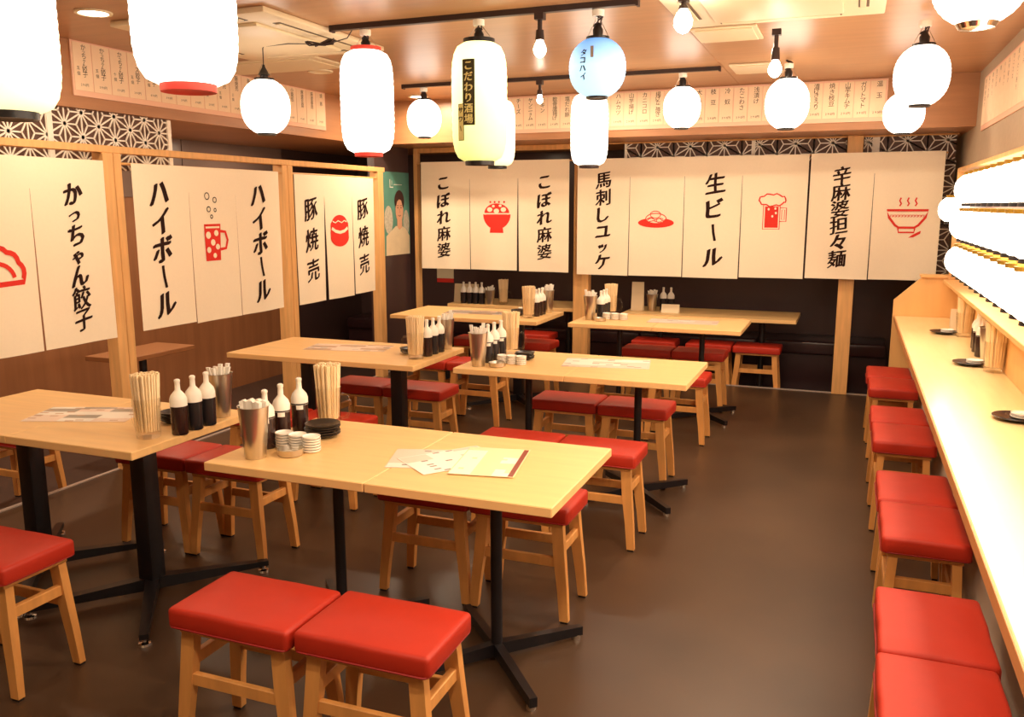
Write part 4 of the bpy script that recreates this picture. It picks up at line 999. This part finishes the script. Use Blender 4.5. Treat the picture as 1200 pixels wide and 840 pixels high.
# --- back right
W6 = 'on the back right table'
tumbler('steel tumbler of white spoons on the back right table corner', -1.80, 6.20, Z, 'steel tumblers', 'spoons', where=W6)
for i, (y, nm) in enumerate(((6.30, 'near'), (6.38, 'middle'), (6.46, 'far'))):
    bottle('sauce bottle on the back right table, %s one of three' % nm, -1.745, y, Z, 'sauce bottles on the back right table', 'soy2')
glass_mug('glass mug of chopsticks on the back right table', -1.735, 6.56, Z, 'chopstick mugs', 55, hz=0.1, where=W6)
for i, dx in enumerate((0, 0.065, 0.13)):
    dishes(5, -1.69 + dx, 6.27, Z, 'white dish in the %s stack on the back right table' % ('left', 'middle', 'right')[i], 'white dishes on the back right table', r=0.033)
ashtray('round steel ashtray on the back right table', -1.71, 6.15, Z)
sheet('glossy menu sheet on the back right table', -1.12, 6.32, Z, 0.05, 0.5, 0.22, ['p_pink', 'p_white', 'p_pink', 'p_grey'], None, 19)
# --- booth tables
def menu_stand(lab, x, y, z, w_, h_, m='cream'):
    t = thing('menu_stand', lab, 'menu stand', (x, y, z))
    mb = MB(); mb.sweep(None, [[(-w_ / 2, -0.03, 0), (-w_ / 2, -0.026, 0), (-w_ / 2, 0.002, h_), (-w_ / 2, -0.002, h_)], [(w_ / 2, -0.03, 0), (w_ / 2, -0.026, 0), (w_ / 2, 0.002, h_), (w_ / 2, -0.002, h_)]]).build('front_sheet', m, t)
    mb = MB(); mb.sweep(None, [[(-w_ / 2, 0.026, 0), (-w_ / 2, 0.03, 0), (-w_ / 2, 0.004, h_), (-w_ / 2, 0.001, h_)], [(w_ / 2, 0.026, 0), (w_ / 2, 0.03, 0), (w_ / 2, 0.004, h_), (w_ / 2, 0.001, h_)]]).build('rear_sheet', m, t)
ZB = 0.6003
menu_stand('cream folded menu stand on the left booth table', -3.55, 7.80, ZB, 0.26, 0.18)
for i in range(4): bottle('sauce bottle before the menu stand on the left booth table, %s from the left' % ORD[i], -3.53 + i * 0.065, 7.68, ZB, 'sauce bottles on the left booth table', 'soy2')
tumbler('steel tumbler on the left booth table', -3.24, 7.66, ZB, 'steel tumblers', 'spoons', h=0.14, where='on the left booth table')
glass_mug('glass mug of chopsticks on the left booth table', -3.13, 7.74, ZB, 'chopstick mugs', 50, hz=0, where='on the left booth table')
menu_stand('tall cream menu card on the right booth table', -1.79, 7.72, ZB, 0.11, 0.26)
tumbler('steel tumbler on the right booth table', -1.66, 7.74, ZB, 'steel tumblers', 'spoons', h=0.15, where='on the right booth table')
for i in range(2): bottle('sauce bottle on the right booth table, %s from the left' % ORD[i], -1.57 + i * 0.07, 7.80, ZB, 'sauce bottles on the right booth table', 'soy2')
menu_stand('low cream box-shaped card holder on the right booth table', -1.47, 7.64, ZB, 0.16, 0.075)
# --- counter
ZK = 0.7503
for (y, nm, x) in ((5.98, 'far', 0.585), (4.83, 'middle', 0.605), (3.62, 'near', 0.625)):
    plates(1, x, y, ZK, 0.085, 'blackdish', 'black plate on the wall counter, %s one of three' % nm, 'black plates on the wall counter')
    dishes(2, x + 0.02, y + 0.02, ZK + 0.0065, 'white dish on the %s black plate of the counter' % nm, 'white dishes on the counter', r=0.04)
for (y, nm) in ((5.88, 'far'), (4.66, 'near')):
    glass_mug('glass mug of chopsticks on the wall counter, %s one' % nm, 0.685, y, ZK, 'chopstick mugs', 60, hz=PI / 2, r=0.052, where='on the counter, %s one' % nm)
for i, (x, y, nm) in enumerate(((0.70, 5.42, 'left'), (0.69, 5.28, 'middle'), (0.685, 5.12, 'right'))):
    bottle('sauce bottle on the wall counter between the two mugs, %s one' % nm, x, y, ZK, 'sauce bottles on the wall counter', 'soy', True)
tumbler('steel tumbler of white spoons on the wall counter', 0.70, 4.95, ZK, 'steel tumblers', 'spoons', where='on the counter')
menu_stand('pale card holder at the far end of the wall counter', 0.68, 6.15, ZK, 0.10, 0.14)
# unused hidden template check
for o in list(bpy.data.objects):
    if o.type == 'EMPTY' and o.get('label') == 'x': raise SystemExit('unplaced template')
